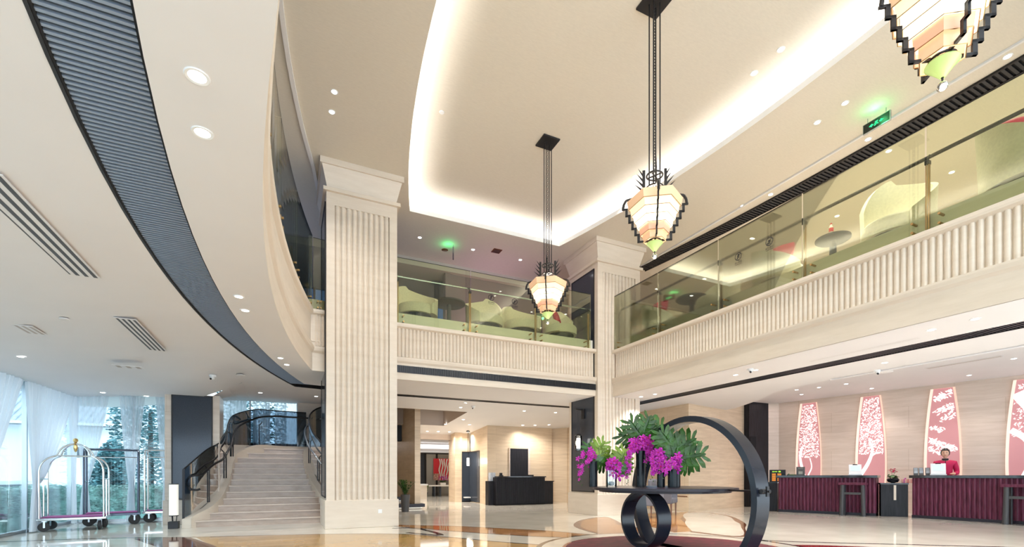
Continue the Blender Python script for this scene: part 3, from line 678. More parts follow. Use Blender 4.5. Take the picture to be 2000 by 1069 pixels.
# ================= GALLERY GLASS =================
def pictogram(parent, M, falling):
    mb = MB(); n = 28
    for k in range(n):
        a, b = 2*PI*k/n, 2*PI*(k+1)/n
        mb.quad((.062*math.cos(a),0,.062*math.sin(a)),(.062*math.cos(b),0,.062*math.sin(b)),(.075*math.cos(b),0,.075*math.sin(b)),(.075*math.cos(a),0,.075*math.sin(a)))
    def bar(x0, z0, x1, z1, w_):
        d = Vector((x1-x0, z1-z0)).normalized(); nx, nz = -d.y*w_/2, d.x*w_/2
        mb.quad((x0+nx,0,z0+nz),(x1+nx,0,z1+nz),(x1-nx,0,z1-nz),(x0-nx,0,z0-nz))
    bar(-.045,-.045,.045,.045,.011)
    if falling:
        bar(-.03,.012,.02,.022,.014); bar(.0,.018,-.005,-.03,.02); bar(-.005,-.03,-.03,-.05,.012); bar(-.005,-.03,.025,-.045,.012); bar(.0,-.005,.04,.0,.01); bar(-.035,-.015,-.045,-.03,.016)
    else:
        bar(-.008,.0,.0,.045,.022); bar(.0,.02,-.03,.0,.012); bar(.0,.02,.03,.035,.012); bar(-.005,.0,-.02,-.05,.013); bar(-.005,.0,.022,-.03,.013); bar(-.012,.045,.006,.048,.022)
    o = obj('warning_symbol', mb.xf(M), 'dark_fabric', parent)
    cu = bpy.data.curves.new('warning_text', 'FONT'); cu.body = '\u8bf7\u52ff\u6500\u722c'; cu.size = .042; cu.align_x = 'CENTER'; cu.materials.append(MATS['dark_fabric'])
    t0 = bpy.data.objects.new('warning_text', cu); COL.objects.link(t0); me = bpy.data.meshes.new_from_object(t0.evaluated_get(bpy.context.evaluated_depsgraph_get())); bpy.data.objects.remove(t0); t = bpy.data.objects.new('warning_text', me); COL.objects.link(t); t.parent = o
    t.matrix_local = M @ T(0,0,-.128) @ RX(PI/2)
    mb = MB(); mb.quad((-.075,0,-.152),(.075,0,-.152),(.075,0,-.146),(-.075,0,-.146)); obj('underline', mb.xf(M), 'dark_fabric', o)
def glass_run(pts, label, n_out, sign=None, first_post=True, last_post=True, post_m='bronze', rail=True, bolts=True):
    """one glass pane: pts is a short path; local frame is world"""
    g = thing('railing_glass_pane', label, 'glass railing', (pts[0][0], pts[0][1], 4.3), 0, None)
    ox, oy = pts[0]; L = [(x-ox, y-oy) for x, y in pts]
    m = MB(); m.sweep(L, [(-.006,0),(.006,0),(.006,1.46),(-.006,1.46)]); obj('pane', m, 'rail_glass', g)
    m = MB(); m.sweep(L, [(-.007,1.46),(.007,1.46),(.007,1.466),(-.007,1.466)]); obj('edge', m, 'black_metal' if rail else 'steel', g)
    a, b = Vector(L[0]), Vector(L[-1]); d1 = (Vector(L[1])-a).normalized(); d2 = (b-Vector(L[-2])).normalized()
    n1 = Vector((-d1.y, d1.x)); n2 = Vector((-d2.y, d2.x))
    if bolts:
        for p, d, n in ((a+d1*.14, d1, n1), (b-d2*.14, d2, n2)):
            for z in (.09, .215):
                q = p; obj('bolt', MB().cyl((q.x-n.x*.02,q.y-n.y*.02,z),(q.x+n.x*.10,q.y+n.y*.10,z),.017,.017,10), 'bronze', g)
    return g
def post(x, y, n, label, mat='bronze', group='bronze posts of the gallery railing'):
    p = thing('railing_post', label, 'railing post', (x, y, 4.28), math.atan2(n[1], n[0]), group)
    obj('upright', MB().box(.02,.05,-.022,-.006,0,1.02).box(.02,.05,.006,.022,0,1.02), mat, p)
    obj('bracket', MB().tube([(.035,0,1.0),(.035,0,1.07),(.07,0,1.12),(.15,0,1.13)], .012, 6).box(.0,.06,-.025,.025,.98,1.03), 'black_metal', p)
    return p
RY_ = [10.28,8.65,6.92,5.19,3.48,1.76,.04,-1.6,-3]
nm = ['nearest the corner column','second from the corner column','third from the corner column','fourth from the corner column','fifth from the corner column','sixth from the corner column','seventh from the corner column','eighth from the corner column']
for i in range(8):
    g = glass_run([(7.81,RY_[i]-.012),(7.81,RY_[i+1]+.012)], 'greenish glass pane of the right gallery railing, '+nm[i], None)
    if i == 2:
        for yy, f in ((6.44,False),(5.79,True)): pictogram(g, T(-.012, yy-RY_[i]+.012, .93) @ RZ(-PI/2), f)
for i in range(1, 7): post(7.83, RY_[i], (1,0), 'slim bronze post of the right gallery railing, '+nm[i-1])
hrail = thing('gallery_handrail', 'dark handrail behind the glass of the right gallery', 'handrail', (7.98,3.5,5.42)); obj('rail', MB().tube([(0,6.75,0),(0,-6.5,0)], .026, 8), 'black_metal', hrail, True)
obj('end_upright', MB().tube([(0,6.75,-.02),(0,6.82,-.12),(0,6.82,-1.1)], .016, 8), 'black_metal', hrail, True)
BX = [2.09,2.14,3.84,5.56,7.16,7.28]
bn = ['left','middle','right']
for i in range(3):
    g = glass_run([(BX[i+1]+.012,10.41),(BX[i+2]-.012,10.41)], 'greenish glass pane of the back gallery railing, %s of three' % bn[i], None)
    if i == 1:
        for xx, f in ((4.35,False),(4.96,True)): pictogram(g, T(xx-BX[2]-.012, -.012, .93), f)
pn = ['beside the near column','first from the left','second from the left','beside the corner column']
for i, x in enumerate((2.17,3.84,5.56,7.12)): post(x, 10.43, (0,1), 'slim bronze post of the back gallery railing, '+pn[i])
hrail = thing('gallery_handrail', 'thin pale handrail behind the glass of the back gallery', 'handrail', (4.7,10.58,5.42)); obj('rail', MB().tube([(-2.6,0,0),(2.58,0,0)], .02, 8), 'steel', hrail, True)
YL = [10.2,8.7,7.0,5.3,3.6,1.9,.2,-1.5,-3]; ln = ['beside the near column','second from the near column','third from the near column','fourth from the near column','fifth from the near column','sixth from the near column','seventh from the near column','eighth from the near column']
for i in range(8):
    ys = [YL[i+1]+.01+(YL[i]-YL[i+1]-.02)*k/6 for k in range(7)]
    g = glass_run([(xs(y)+.012, y) for y in ys], 'curved glass pane of the left gallery railing, '+ln[i], None, rail=True)
    g2 = thing('railing_post', 'short bright post of the curved left railing, '+ln[i], 'railing post', (xs(YL[i]), YL[i], 4.28), 0, 'posts of the left railing')
    obj('upright', MB().box(-.08,-.05,-.02,.02,0,.55), 'brass', g2); obj('cap', MB().cyl((-.1,0,.5),(-.02,0,.5),.02,n=8), 'chrome', g2)
glass_run([(.475,10.262),(.70,10.29)], 'short glass pane between the curved railing and the near column', None, bolts=True)

# ================= CHANDELIERS =================
def chandelier(loc, label):
    c = thing('chandelier', label, 'chandelier', loc, 0, 'three tiered lantern chandeliers')
    c.scale = (.93,)*3; top = (7.55-loc[2])/.93                     # local z=0 is the shade rim
    obj('canopy', MB().box(-.19,.19,-.19,.19,top-.03,top-.002), 'black_metal', c, bevel=.004)
    for sx in (-.062,.062):
        for sy in (-.045,.045): obj('rod', MB().cyl((sx,sy,.17),(sx,sy,top-.03),.0095,n=8), 'black_metal', c, True)
    mb = MB(); z = .30; k = 0
    while z < top-.05:
        M = T(0,0,z) @ RZ(PI/2*(k%2)); pts = [M @ Vector((.011*math.cos(a), 0, .028*math.sin(a))) for a in [2*PI*j/8 for j in range(8)]]
        mb.tube(pts, .004, 4, closed=True); z += .045; k += 1
    obj('chain', mb, 'black_metal', c)
    # six sided shade in stepped tiers
    tiers = [(.400,.375,'shade_amber'),(.355,.335,'shade_cream'),(.312,.292,'shade_white'),(.268,.250,'shade_white'),(.224,.208,'shade_salmon'),(.178,.165,'shade_amber')]
    h = .118; zt = 0
    A0 = math.radians(-155)
    for i, (r0, r1, m) in enumerate(tiers):
        mb = MB(); vs = []
        for r, z in ((r0,zt),(r1,zt-h),(r1-.012,zt-h),(r0-.012,zt)):
            for k in range(6): a = A0+k*PI/3; vs.append((r*math.cos(a), r*math.sin(a), z))
        mb.add(vs, [(j*6+k, j*6+(k+1)%6, ((j+1)%4)*6+(k+1)%6, ((j+1)%4)*6+k) for j in range(4) for k in range(6)])
        s = obj('shade_tier', mb, m, c)
        rm = MB(); rm.tube([((r1+.002)*math.cos(A0+k*PI/3), (r1+.002)*math.sin(A0+k*PI/3), zt-h) for k in range(6)], .0045, 4, closed=True); obj('rim', rm, 'bronze', s); zt -= h*.84
    zb_ = zt-h*.16
    # zigzag straps
    prof = []; z = .02; 
    pts = [(.30,.05),(.41,.03),(.445,-.03),(.455,-.10),(.405,-.10),(.405,-.20),(.362,-.20),(.362,-.30),(.318,-.30),(.318,-.40),(.274,-.40),(.274,-.495),(.230,-.495),(.230,-.60),(.05,-.60)]
    for q in range(4):
        M = RZ(A0+PI/6+q*PI/2); mb = MB()
        for (r0, z0), (r1, z1) in zip(pts[:-1], pts[1:]):
            a, b = min(r0,r1)-.018, max(r0,r1)+.018; cc, d = min(z0,z1)-.012, max(z0,z1)+.012
            if abs(r0-r1) > .001 and abs(z0-z1) > .001: mb.tube([M @ Vector((r0,0,z0)), M @ Vector((r1,0,z1))], .02, 6)
            else: mb.box(a,b,-.011,.011,cc,d,M)
        obj('strap', mb, 'black_metal', c)
    # crown of leaves with rings
    mb = MB()
    for z, r in ((.17,.125),(.36,.115)): mb.tube([(r*math.cos(a), r*math.sin(a), z) for a in [2*PI*k/24 for k in range(24)]], .014, 6, closed=True)
    for z, r in ((.17,.125),(.36,.115)):
        for q in range(2): M = RZ(A0+q*PI/2); mb.box(-r,r,-.008,.008,z-.008,z+.008,M)
    for q in range(4):
        M = RZ(A0+PI/6+q*PI/2)
        mb.tube([M @ Vector(v) for v in ((.30,0,.05),(.24,0,.10),(.17,0,.13),(.13,0,.17))], .016, 6); mb.box(.135,.175,-.010,.010,.10,.45,M)
        for k in range(4):
            z0 = .14+k*.075; M2 = M
            mb.add([M2 @ Vector(v) for v in ((.165,-.006,z0-.02),(.165,.006,z0-.02),(.165,.006,z0+.03),(.165,-.006,z0+.03),(.30-.02*k,0,z0+.13))], [(0,1,2,3),(0,4,1),(1,4,2),(2,4,3),(3,4,0)])
    obj('crown', mb, 'black_metal', c)
    mb = MB(); mb.tube([(.085*math.cos(a), .085*math.sin(a), -.60) for a in [2*PI*k/20 for k in range(20)]], .010, 6, closed=True)
    for q in range(3): mb.box(-.085,.085,-.006,.006,-.606,-.594,RZ(q*PI/3))
    mb.cyl((0,0,-.60),(0,0,-.80),.008,n=6); obj('bottom_ring', mb, 'black_metal', c)
    obj('jade_bowl', MB().lathe([(.115,-.635),(.118,-.645),(.075,-.69),(.035,-.74),(.02,-.76),(.012,-.76),(.03,-.735),(.07,-.68),(.105,-.645),(.105,-.636)], n=20), 'jade_glass', c, True)
    obj('crystal_ball', MB().ball((0,0,-.83), .040, 10), 'crystal', c, True)
    obj('bulb', MB().ball((0,0,-.28), .06, 8), 'lantern_glow', c, True)
    light('chandelier_lamp', 'POINT', (loc[0], loc[1], loc[2]-.92), 12, (1,.86,.66), shadow_soft_size=.25)
    light('chandelier_lamp', 'POINT', (loc[0], loc[1], loc[2]+.12), 14, (1,.86,.66), shadow_soft_size=.12)
for p, lb in (((4.60,8.15,4.80),'farthest of three amber lantern chandeliers, in front of the back gallery'),((4.57,5.12,4.83),'middle one of three amber lantern chandeliers'),((4.57,1.93,4.82),'nearest amber lantern chandelier, cut off by the top of the photo')): chandelier(p, lb)
# ================= RING TABLE AND FLOWERS =================
tb = thing('ring_table', 'dark lacquered table with a big and a small standing ring on the red circle', 'table', (4.88,5.2,.01))
def ringband(x0, x1, cy, cz, ro, ri, n=72, zmin=0):
    mb = MB(); vs = []; fs = []
    for k in range(n):
        a = 2*PI*k/n
        for x, r in ((x0,ro),(x1,ro),(x1,ri),(x0,ri)): vs.append((x, cy+r*math.cos(a), max(zmin, cz+r*math.sin(a))))
    for k in range(n):
        for j in range(4): fs.append((4*k+j, 4*k+(j+1)%4, 4*((k+1)%n)+(j+1)%4, 4*((k+1)%n)+j))
    return mb.add(vs, fs)
obj('large_ring', ringband(.12,.34,-.20,.73,1.13,1.05), 'ring_lacquer', tb, True)
obj('small_ring', ringband(-.31,-.08,.25,.405,.405,.375), 'ring_lacquer', tb, True)
mb = MB(); mb.prism([(math.cos(a)*.99, .1+math.sin(a)*.99) for a in [2*PI*k/64 for k in range(64)]], .832, .872); mb.prism([(math.cos(a)*.9, .1+math.sin(a)*.9) for a in [2*PI*k/64 for k in range(64)]], .806, .832)
obj('tabletop', mb, 'slab_wood', tb, bevel=.004)
obj('bracket', MB().box(-.33,-.06,.06,.45,.79,.81), 'black_metal', tb)
obj('connector_rod', MB().cyl((.22,-.85,.85),(.22,-1.42,.85),.012,n=8).box(.20,.24,-1.40,-1.38,.79,.91).cyl((.15,-1.36,.85),(.29,-1.36,.85),.03,n=10), 'black_metal', tb)
TZ = .883
def vase(x, y, h, r, label, mat='vase_black'):
    v = thing('cylinder_vase', label, 'vase', (x,y,TZ), 0, 'cylinder vases on the ring table')
    obj('body', MB().lathe([(0.001,0),(r,0),(r,h),(r-.008,h),(r-.008,.02),(0.001,.02)], n=24), mat, v, True)
    if mat == 'clear_glass': obj('pebbles', MB().ball((0,0,.05), r*.7, 8, 1,1,.6), 'pot_grey', v)
    return v
def world_at(u, d): k = (u-1000)/936; l = k*d; c, s = math.cos(YAW), math.sin(YAW); return (c*l+s*d, -s*l+c*d)
VP = {'a': (4.10,5.90), 'b': (4.22,5.62), 'c': (4.75,5.62), 'd': (4.83,5.28), 'e': (4.92,5.12)}
def orchid(x, y, z0, pts, n, label, r=.036, sd=1, mat='petal'):
    """arching stems carrying five petalled blossoms in a spray along pts"""
    rr = random.Random(sd); o = thing('orchid_spray', label, 'orchid', (x,y,z0), 0, 'magenta orchids on the ring table')
    P = smoothpts(pts, 8)
    obj('stem', MB().tube(P, .004, 5), 'leaf', o, True)
    mb = MB(); m2 = MB()
    for i in range(n):
        t = (i+rr.random())/n; p = Vector(P[int(t*(len(P)-1))])
        sp = .085*(1-.55*t) ; p = p+Vector((rr.uniform(-1,1), rr.uniform(-1,1), rr.uniform(-1,1)))*sp
        s = r*(1.15-.55*t)*rr.uniform(.8,1.15)
        d = Vector((-.66+rr.uniform(-.5,.5), -.75+rr.uniform(-.5,.5), rr.uniform(-.35,.35))).normalized(); q = d.to_track_quat('Z','Y').to_matrix()
        for k in range(5):
            a = 2*PI*k/5+rr.uniform(-.15,.15); wd = .62 if k % 2 else .48
            M = q @ Matrix.Rotation(a, 3, 'Z')
            pv = [(0,0,0),(s*.55,-s*wd*.6,s*.12),(s*1.05,-s*wd*.55,s*.18),(s*1.35,0,s*.05),(s*1.05,s*wd*.55,s*.18),(s*.55,s*wd*.6,s*.12),(s*.75,0,s*.22)]
            mb.add([p+M @ Vector(v) for v in pv], [(0,1,6),(1,2,6),(2,3,6),(3,4,6),(4,5,6),(5,0,6)])
        b = MB(); b.ball((0,0,0), s*.22, 5); m2.add([p+q @ Vector((v[0],v[1],v[2]+s*.25)) for v in b.v], b.f)
    obj('blossoms', mb, mat, o); obj('blossom_centres', m2, 'petal_red', o)
    e = Vector(P[-1]); mb = MB()
    for k in range(4): mb.ball(tuple(e+Vector((rr.uniform(-.03,.03), rr.uniform(-.03,.03), -.02-.025*k))), .009, 5)
    obj('buds', mb, 'leaf', o); return o
def monstera(x, y, z0, leaves_, label, sd=2):
    rr = random.Random(sd); o = thing('monstera_leaves', label, 'leaves', (x,y,z0), 0, 'split monstera leaves on the ring table')
    st_ = MB()
    for (tip, s, rot, tilt) in leaves_:
        tip = Vector(tip); st_.tube(smoothpts([(0,0,-.05),(tip.x*.4,tip.y*.4,tip.z*.6),tuple(tip)], 5), .005, 5)
        rt = Vector((math.cos(YAW), -math.sin(YAW), 0)); fw = Vector((math.sin(YAW), math.cos(YAW), 0)); up = Vector((0,0,1))
        U = (rt*math.cos(rot)+up*math.sin(rot)+fw*tilt).normalized(); V_ = (up*math.cos(rot)-rt*math.sin(rot)).normalized(); W_ = -(U.cross(V_)); W_ = W_ if W_.dot(fw) > 0 else -W_
        mb = MB(); n = 5
        # midrib strip plus separate lobes each side: deep slits between them
        def P(u, v): return tip+(U*(u*1.0)+V_*(v*1.15)+W_*(.30*(u-.3)**2+.35*abs(v)**1.6))*s
        for side in (-1, 1):
            mb.add([P(-.15,0), P(1,0), P(.9,.07*side), P(.3,.13*side), P(-.15,.14*side)], [(0,1,2,3,4)])
            for k in range(n):
                u0 = -.18+k*.225; L_ = .56*math.sin(PI*min(1,(k+1.5)/(n+1.3)))+.04; sk = .16+.06*k
                mb.add([P(u0,.06*side), P(u0+.19,.06*side), P(u0+.20+sk*.6,(.06+L_*.6)*side), P(u0+.09+sk,(.06+L_)*side), P(u0-.02+sk*.8,(.06+L_*.93)*side), P(u0-.03+sk*.4,(.06+L_*.5)*side)], [(0,1,2,5),(5,2,3,4)])
        obj('leaf', mb, 'leaf' if rr.random() < .65 else 'leaf_light', o)
    obj('stems', st_, 'leaf', o, True); return o
vase(*VP['a'], .375, .062, 'black cylinder vase, leftmost on the ring table'); vase(*VP['b'], .24, .075, 'smoky clear glass vase beside the leftmost black vase', 'clear_glass')
vase(*VP['c'], .53, .072, 'tallest black cylinder vase in the middle of the ring table'); vase(*VP['d'], .245, .055, 'short slim black vase right of the tallest one'); vase(*VP['e'], .25, .085, 'short wide black vase, rightmost on the ring table')
# view aligned helper directions: r = along the image to the right, f = towards the back
c_, s_ = math.cos(YAW), math.sin(YAW)
def rel(r, z, f=0): return (c_*r+s_*f, -s_*r+c_*f, z)
ax, ay = VP['a']; bx, by = VP['b']; cx_, cy_ = VP['c']; dx_, dy_ = VP['d']; ex, ey = VP['e']
orchid(ax, ay, TZ+.36, [rel(0,0), rel(-.05,.12,-.05), rel(-.13,.08,-.08), rel(-.19,-.06,-.1), rel(-.21,-.24,-.1)], 34, 'magenta orchid spray hanging from the leftmost black vase', sd=1)
orchid(bx, by, TZ+.22, [rel(0,0), rel(-.04,.10,-.06), rel(.02,.10,-.1), rel(.10,.04,-.1)], 14, 'magenta orchids low over the smoky glass vase', r=.055, sd=2)
orchid(cx_, cy_, TZ+.50, [rel(.02,0), rel(.02,.14,-.03), rel(-.10,.14,-.08), rel(-.2,.02,-.1), rel(-.23,-.18,-.1), rel(-.22,-.36,-.1)], 62, 'magenta orchid spray arching left from the tallest vase', r=.042, sd=3)
orchid(cx_, cy_, TZ+.50, [rel(.0,.1), rel(.04,.16,-.06), rel(.10,.08,-.1), rel(.12,-.02,-.1), rel(.08,-.1,-.1)], 40, 'magenta orchid spray on top of the tallest vase', r=.045, sd=4)
orchid(dx_, dy_, TZ+.23, [rel(0,0), rel(0,.22,-.04), rel(-.06,.26,-.06), rel(-.10,.14,-.08), rel(-.10,.02,-.08), rel(-.16,-.05,-.08)], 46, 'magenta orchid spray over the short slim vase', r=.046, sd=5)
orchid(ex, ey, TZ+.24, [rel(-.02,0), rel(.02,.14,-.04), rel(-.04,.12,-.1), rel(-.13,.03,-.12), rel(-.17,-.02,-.12)], 26, 'magenta orchid spray over the short wide vase', r=.045, sd=6)
monstera(ax, ay, TZ+.37, [(rel(.05,.14,.05), .22, .9, -.2), (rel(.10,.06,.04), .22, .1, .1), (rel(.06,.0,.0), .20, -.4, .2), (rel(-.0,.1,.1), .2, 1.9, -.2), (rel(.02,.05,.02), .2, .5, 0)], 'split green leaves rising from the leftmost black vase', 2)
monstera(bx, by, TZ+.24, [(rel(.10,.02,.08), .26, .9, .1), (rel(.14,.10,.1), .24, 1.2, -.1), (rel(.16,.0,.1), .18, .5, .1)], 'green leaves leaning between the smoky glass vase and the big ring', 5)
monstera(cx_, cy_, TZ+.55, [(rel(-.02,.22,-.02), .28, 2.2, -.1), (rel(.04,.26,-.02), .26, 1.2, -.1), (rel(.12,.24,-.02), .30, .5, .1), (rel(-.08,.15,.05), .26, 2.8, -.1), (rel(.18,.14,0), .28, -.1, .2), (rel(.24,.05,.04), .26, -.5, .1), (rel(.1,.16,.06), .28, .9, .1)], 'split green leaves crowning the tallest vase in front of the big ring', 3)
monstera(ex, ey, TZ+.26, [(rel(.06,.30,.02), .30, .45, -.1), (rel(.02,.24,.02), .28, 1.5, .1), (rel(.14,.16,.0), .32, .15, -.1), (rel(-.04,.34,.04), .26, 2.2, -.1), (rel(.10,.10,0), .24, -.3, .2), (rel(.0,.18,.05), .28, .9, .1)], 'broad split green leaves fanning right from the short wide vase', 4)

# chair behind the table
def lounge_chair(loc, rz, label):
    c = thing('lounge_chair', label, 'chair', loc, rz)
    obj('seat', MB().box(-.32,.32,-.30,.32,.30,.44), 'upholstery', c, bevel=.04)
    obj('backrest', MB().box(-.34,.34,.24,.36,.36,.95), 'upholstery', c, bevel=.05)
    for x in (-.37,.31): obj('armrest', MB().box(x,x+.06,-.28,.3,.30,.62), 'upholstery', c, bevel=.02)
    for x in (-.28,.28):
        for y in (-.25,.27): obj('leg', MB().cyl((x,y,0),(x,y,.30),.016,.024,n=8), 'brown_marble', c, True)
lounge_chair((9.25,10.0,0), .6, 'grey upholstered lounge chair seen through the small ring of the table')
lounge_chair((8.2,9.45,0), -2.2, 'dark lounge chair with tall back beside the corner column, left of the small ring')

# ================= TROLLEYS, FLOOR LANTERN =================
def wheel(parent, x, y, rz, r=.085):
    w_ = obj('wheel', MB().cyl((0,-.02,r),(0,.02,r),r,n=20), 'rubber', parent, True, (x,y,0), rz)
    obj('fork', MB().box(-.014,.014,-.032,-.026,r,.2).box(-.014,.014,.026,.032,r,.2).box(-.035,.035,-.035,.035,.19,.205).cyl((0,-.034,r),(0,.034,r),.016,n=10), 'steel', w_)
def arcq(p0, p1, ctrl, n=8):
    return [tuple(Vector(p0)*(1-t)**2+Vector(ctrl)*2*t*(1-t)+Vector(p1)*t*t for t in [k/n]) [0] for k in range(n+1)]
ct = thing('luggage_trolley', 'polished birdcage luggage trolley with curved hoops and finial, in front of the left windows', 'luggage trolley', (-3.72,12.06,0), .12)
hx, hy = .46,.28
obj('platform', MB().box(-hx-.04,hx+.04,-hy-.03,hy+.03,.205,.25), 'chrome', ct, bevel=.01); obj('mat', MB().box(-hx+.02,hx-.02,-hy+.02,hy-.02,.25,.265), 'purple_mat', ct)
for x, y, a in ((-hx+.06,-hy+.03,.3),(-hx+.06,hy-.03,-.2),(hx-.06,-hy+.03,1.5),(hx-.06,hy-.03,1.3)): wheel(ct, x, y, a)
for sx in (-1,1):
    for sy in (-1,1):
        A = Vector((sx*hx, sy*hy, .25)); pts = [tuple(A), (A.x,A.y,1.12)]
        pts += [tuple(v) for v in arcq((A.x,A.y,1.12),(A.x*.55,A.y*.55,1.42),(A.x*.98,A.y*.98,1.36))][1:]
        pts += [(A.x*.52,A.y*.52,1.44)]+[tuple(v) for v in arcq((A.x*.50,A.y*.50,1.47),(0.02*sx,0.02*sy,1.66),(A.x*.40,A.y*.40,1.62))]
        obj('hoop', MB().tube(pts, .017, 10), 'chrome', ct, True)
for sx in (-1,1): obj('end_rail', MB().tube([(sx*hx,-hy,.98),(sx*hx,hy,.98)], .015, 8).tube([(sx*hx,0,.25),(sx*hx,0,.98)], .015, 8), 'chrome', ct, True)
obj('top_hoop', MB().tube([(-.26,-.17,1.425),(.26,-.17,1.425),(.26,.17,1.425),(-.26,.17,1.425)], .010, 6, closed=True), 'chrome', ct, True)
obj('finial', MB().lathe([(.001,1.50),(.02,1.52),(.035,1.58),(.028,1.64),(.045,1.66),(.02,1.69),(.042,1.72),(.035,1.76),(.001,1.775)], n=14), 'brass', ct, True)
def cage_trolley(loc, rz, label, mat, hx, hy, H, mid=True):
    t = thing('luggage_trolley', label, 'luggage trolley', loc, rz)
    obj('platform', MB().box(-hx-.04,hx+.04,-hy-.03,hy+.03,.20,.25), mat, t, bevel=.01); obj('mat', MB().box(-hx+.02,hx-.02,-hy+.02,hy-.02,.25,.265), 'purple_mat', t)
    for x in (-hx+.07,hx-.07):
        for y in (-hy+.03,hy-.03): wheel(t, x, y, .15, .1)
    for sx in (-1,1):
        P = [(sx*hx,-hy,.25),(sx*hx,-hy,H-.14)]+[tuple(v) for v in arcq((sx*hx,-hy,H-.14),(sx*hx,-hy+.14,H),(sx*hx,-hy,H))]+[tuple(v) for v in arcq((sx*hx,hy-.14,H),(sx*hx,hy,H-.14),(sx*hx,hy,H))]+[(sx*hx,hy,.25)]
        obj('hoop', MB().tube(P, .019, 10), mat, t, True)
        obj('end_rail', MB().tube([(sx*hx,-hy,.92),(sx*hx,hy,.92)], .014, 8), 'chrome', t, True)
    for sy in (-1,1): obj('side_rail', MB().tube([(-hx,sy*(hy-.1),H-.005),(hx,sy*(hy-.1),H-.005)], .017, 8), mat, t, True)
    obj('hanging_rail', MB().tube([(-hx,0,H-.16),(hx,0,H-.16)], .012, 8), 'chrome', t, True)
cage_trolley((-3.38,12.95,0), .2, 'dark metal luggage trolley with square rounded hoops, behind the birdcage one', 'gunmetal', .44,.24,1.60)
cage_trolley((-2.50,13.27,0), .05, 'silver luggage trolley partly hidden behind the stone pillar', 'chrome', .36,.17,1.62)
fl = thing('floor_lantern', 'white cylindrical floor lantern on a small black base, in front of the pillar', 'lantern', (-2.02,11.42,0))
obj('shade', MB().cyl((0,0,.26),(0,0,.87),.078,n=24), 'lamp_paper', fl, True); obj('cap', MB().cyl((0,0,.87),(0,0,.885),.082,n=24).cyl((0,0,.245),(0,0,.262),.082,n=24), 'black_metal', fl, True)
mb = MB()
for a in range(3): mb.cyl((.04*math.cos(a*2.1),.04*math.sin(a*2.1),.14),(.05*math.cos(a*2.1),.05*math.sin(a*2.1),.25),.008,n=6)
obj('legs', mb, 'black_metal', fl); obj('base', MB().box(-.085,.085,-.085,.085,0,.14), 'black_metal', fl, bevel=.005)

# ================= RECEPTION =================
def along(a, b):
    a, b = Vector(a), Vector(b); d = (b-a).normalized(); n = Vector((-d.y, d.x)); L = (b-a).length
    if n.x < 0: n = -n
    return a, d, n, L
def desk(a, b, label, depth=.62):
    a, d, n, L = along(a, b); ang = math.atan2(d.y, d.x)
    t = thing('reception_desk', label, 'reception desk', (a.x, a.y, 0), ang)
    # local: x along the front, +y towards the guest side is negative when n flips
    sg = 1 if (Vector((-math.sin(ang), math.cos(ang)))-n).length < .1 else -1
    Y = lambda v: v*sg
    obj('body', MB().box(0,L,min(Y(.03),Y(depth)),max(Y(.03),Y(depth)),.07,1.0), 'wenge', t)
    mb = MB(); k = int(L/.085)
    for i in range(k):
        x = L*(i+.5)/k; mb.cyl((x,Y(.035),.07),(x,Y(.035),.985),.038,n=8)
    obj('fluted_front', mb, 'wenge', t, True)
    obj('plinth', MB().box(.0,L,min(Y(-.0),Y(depth)),max(Y(-.0),Y(depth)),0,.07), 'slab_wood', t)
    obj('countertop', MB().box(-.04,L+.04,min(Y(-.05),Y(depth)),max(Y(-.05),Y(depth)),.985,1.052), 'black_stone', t, bevel=.006)
    return t
D1a, D1b, D2a, D2b = (12.88,9.28), (13.72,7.18), (14.05,6.55), (14.30,3.2)
desk(D1a, D1b, 'fluted dark red reception desk with black stone top, left one'); desk(D2a, D2b, 'fluted dark red reception desk in front of the receptionist, right one')
def low_counter(a, b, label, back=.16, strip=None):
    a, d, n, L = along(a, b); ang = math.atan2(d.y, d.x); sg = 1 if (Vector((-math.sin(ang), math.cos(ang)))-n).length < .1 else -1
    t = thing('low_counter', label, 'counter', (a.x, a.y, 0), ang); y0, y1 = sorted((sg*back, sg*(back+.5)))
    obj('body', MB().box(.01,L-.01,y0,y1,0,.82), 'black_counter', t); obj('top', MB().box(0,L,y0-.01,y1+.01,.82,.855), 'black_stone', t)
    if strip: yy = sg*(back-.004); obj('pale_inset', MB().box(strip,strip+.05,min(yy,yy+.01*sg),max(yy,yy+.01*sg),.42,.80), 'travertine', t)
low_counter((13.76,7.08), (14.06,6.60), 'low black counter with a pale strip between the two reception desks', .14, .27)
low_counter((12.72,9.72), (12.90,9.34), 'short low black counter at the left end of the reception', .12)
def on_desk(a, b, t_, back, z): a, d, n, L = along(a, b); p = a+d*L*t_+n*back; return (p.x, p.y, z), math.atan2(-d.x, d.y)
AR = math.radians(-90+25)   # items face the hall
def face(loc): return math.atan2(loc[0], -loc[1])+0.0
def stool(loc, rz, label):
    s = thing('console_stand', label, 'stand', loc, rz)
    obj('top', MB().box(-.30,.30,-.16,.16,.80,.86), 'wenge', s, bevel=.004)
    for x in (-.235,.235): obj('leg', MB().cyl((x,-.10,0),(x*.92,-.10,.80),.052,.045,n=14), 'pot_grey', s, True)
    for x in (-.2,.2): obj('leg', MB().cyl((x,.11,0),(x,.11,.80),.03,n=10), 'black_metal', s, True)
    obj('crossbar', MB().box(-.22,.22,-.12,-.08,.55,.61), 'pot_grey', s)
stool((13.37,7.53,0), -1.19, 'dark stand with two round legs at the right end of the left desk')
stool((14.0,4.55,0), -1.5, 'dark stand at the right edge of the photo in front of the desk')
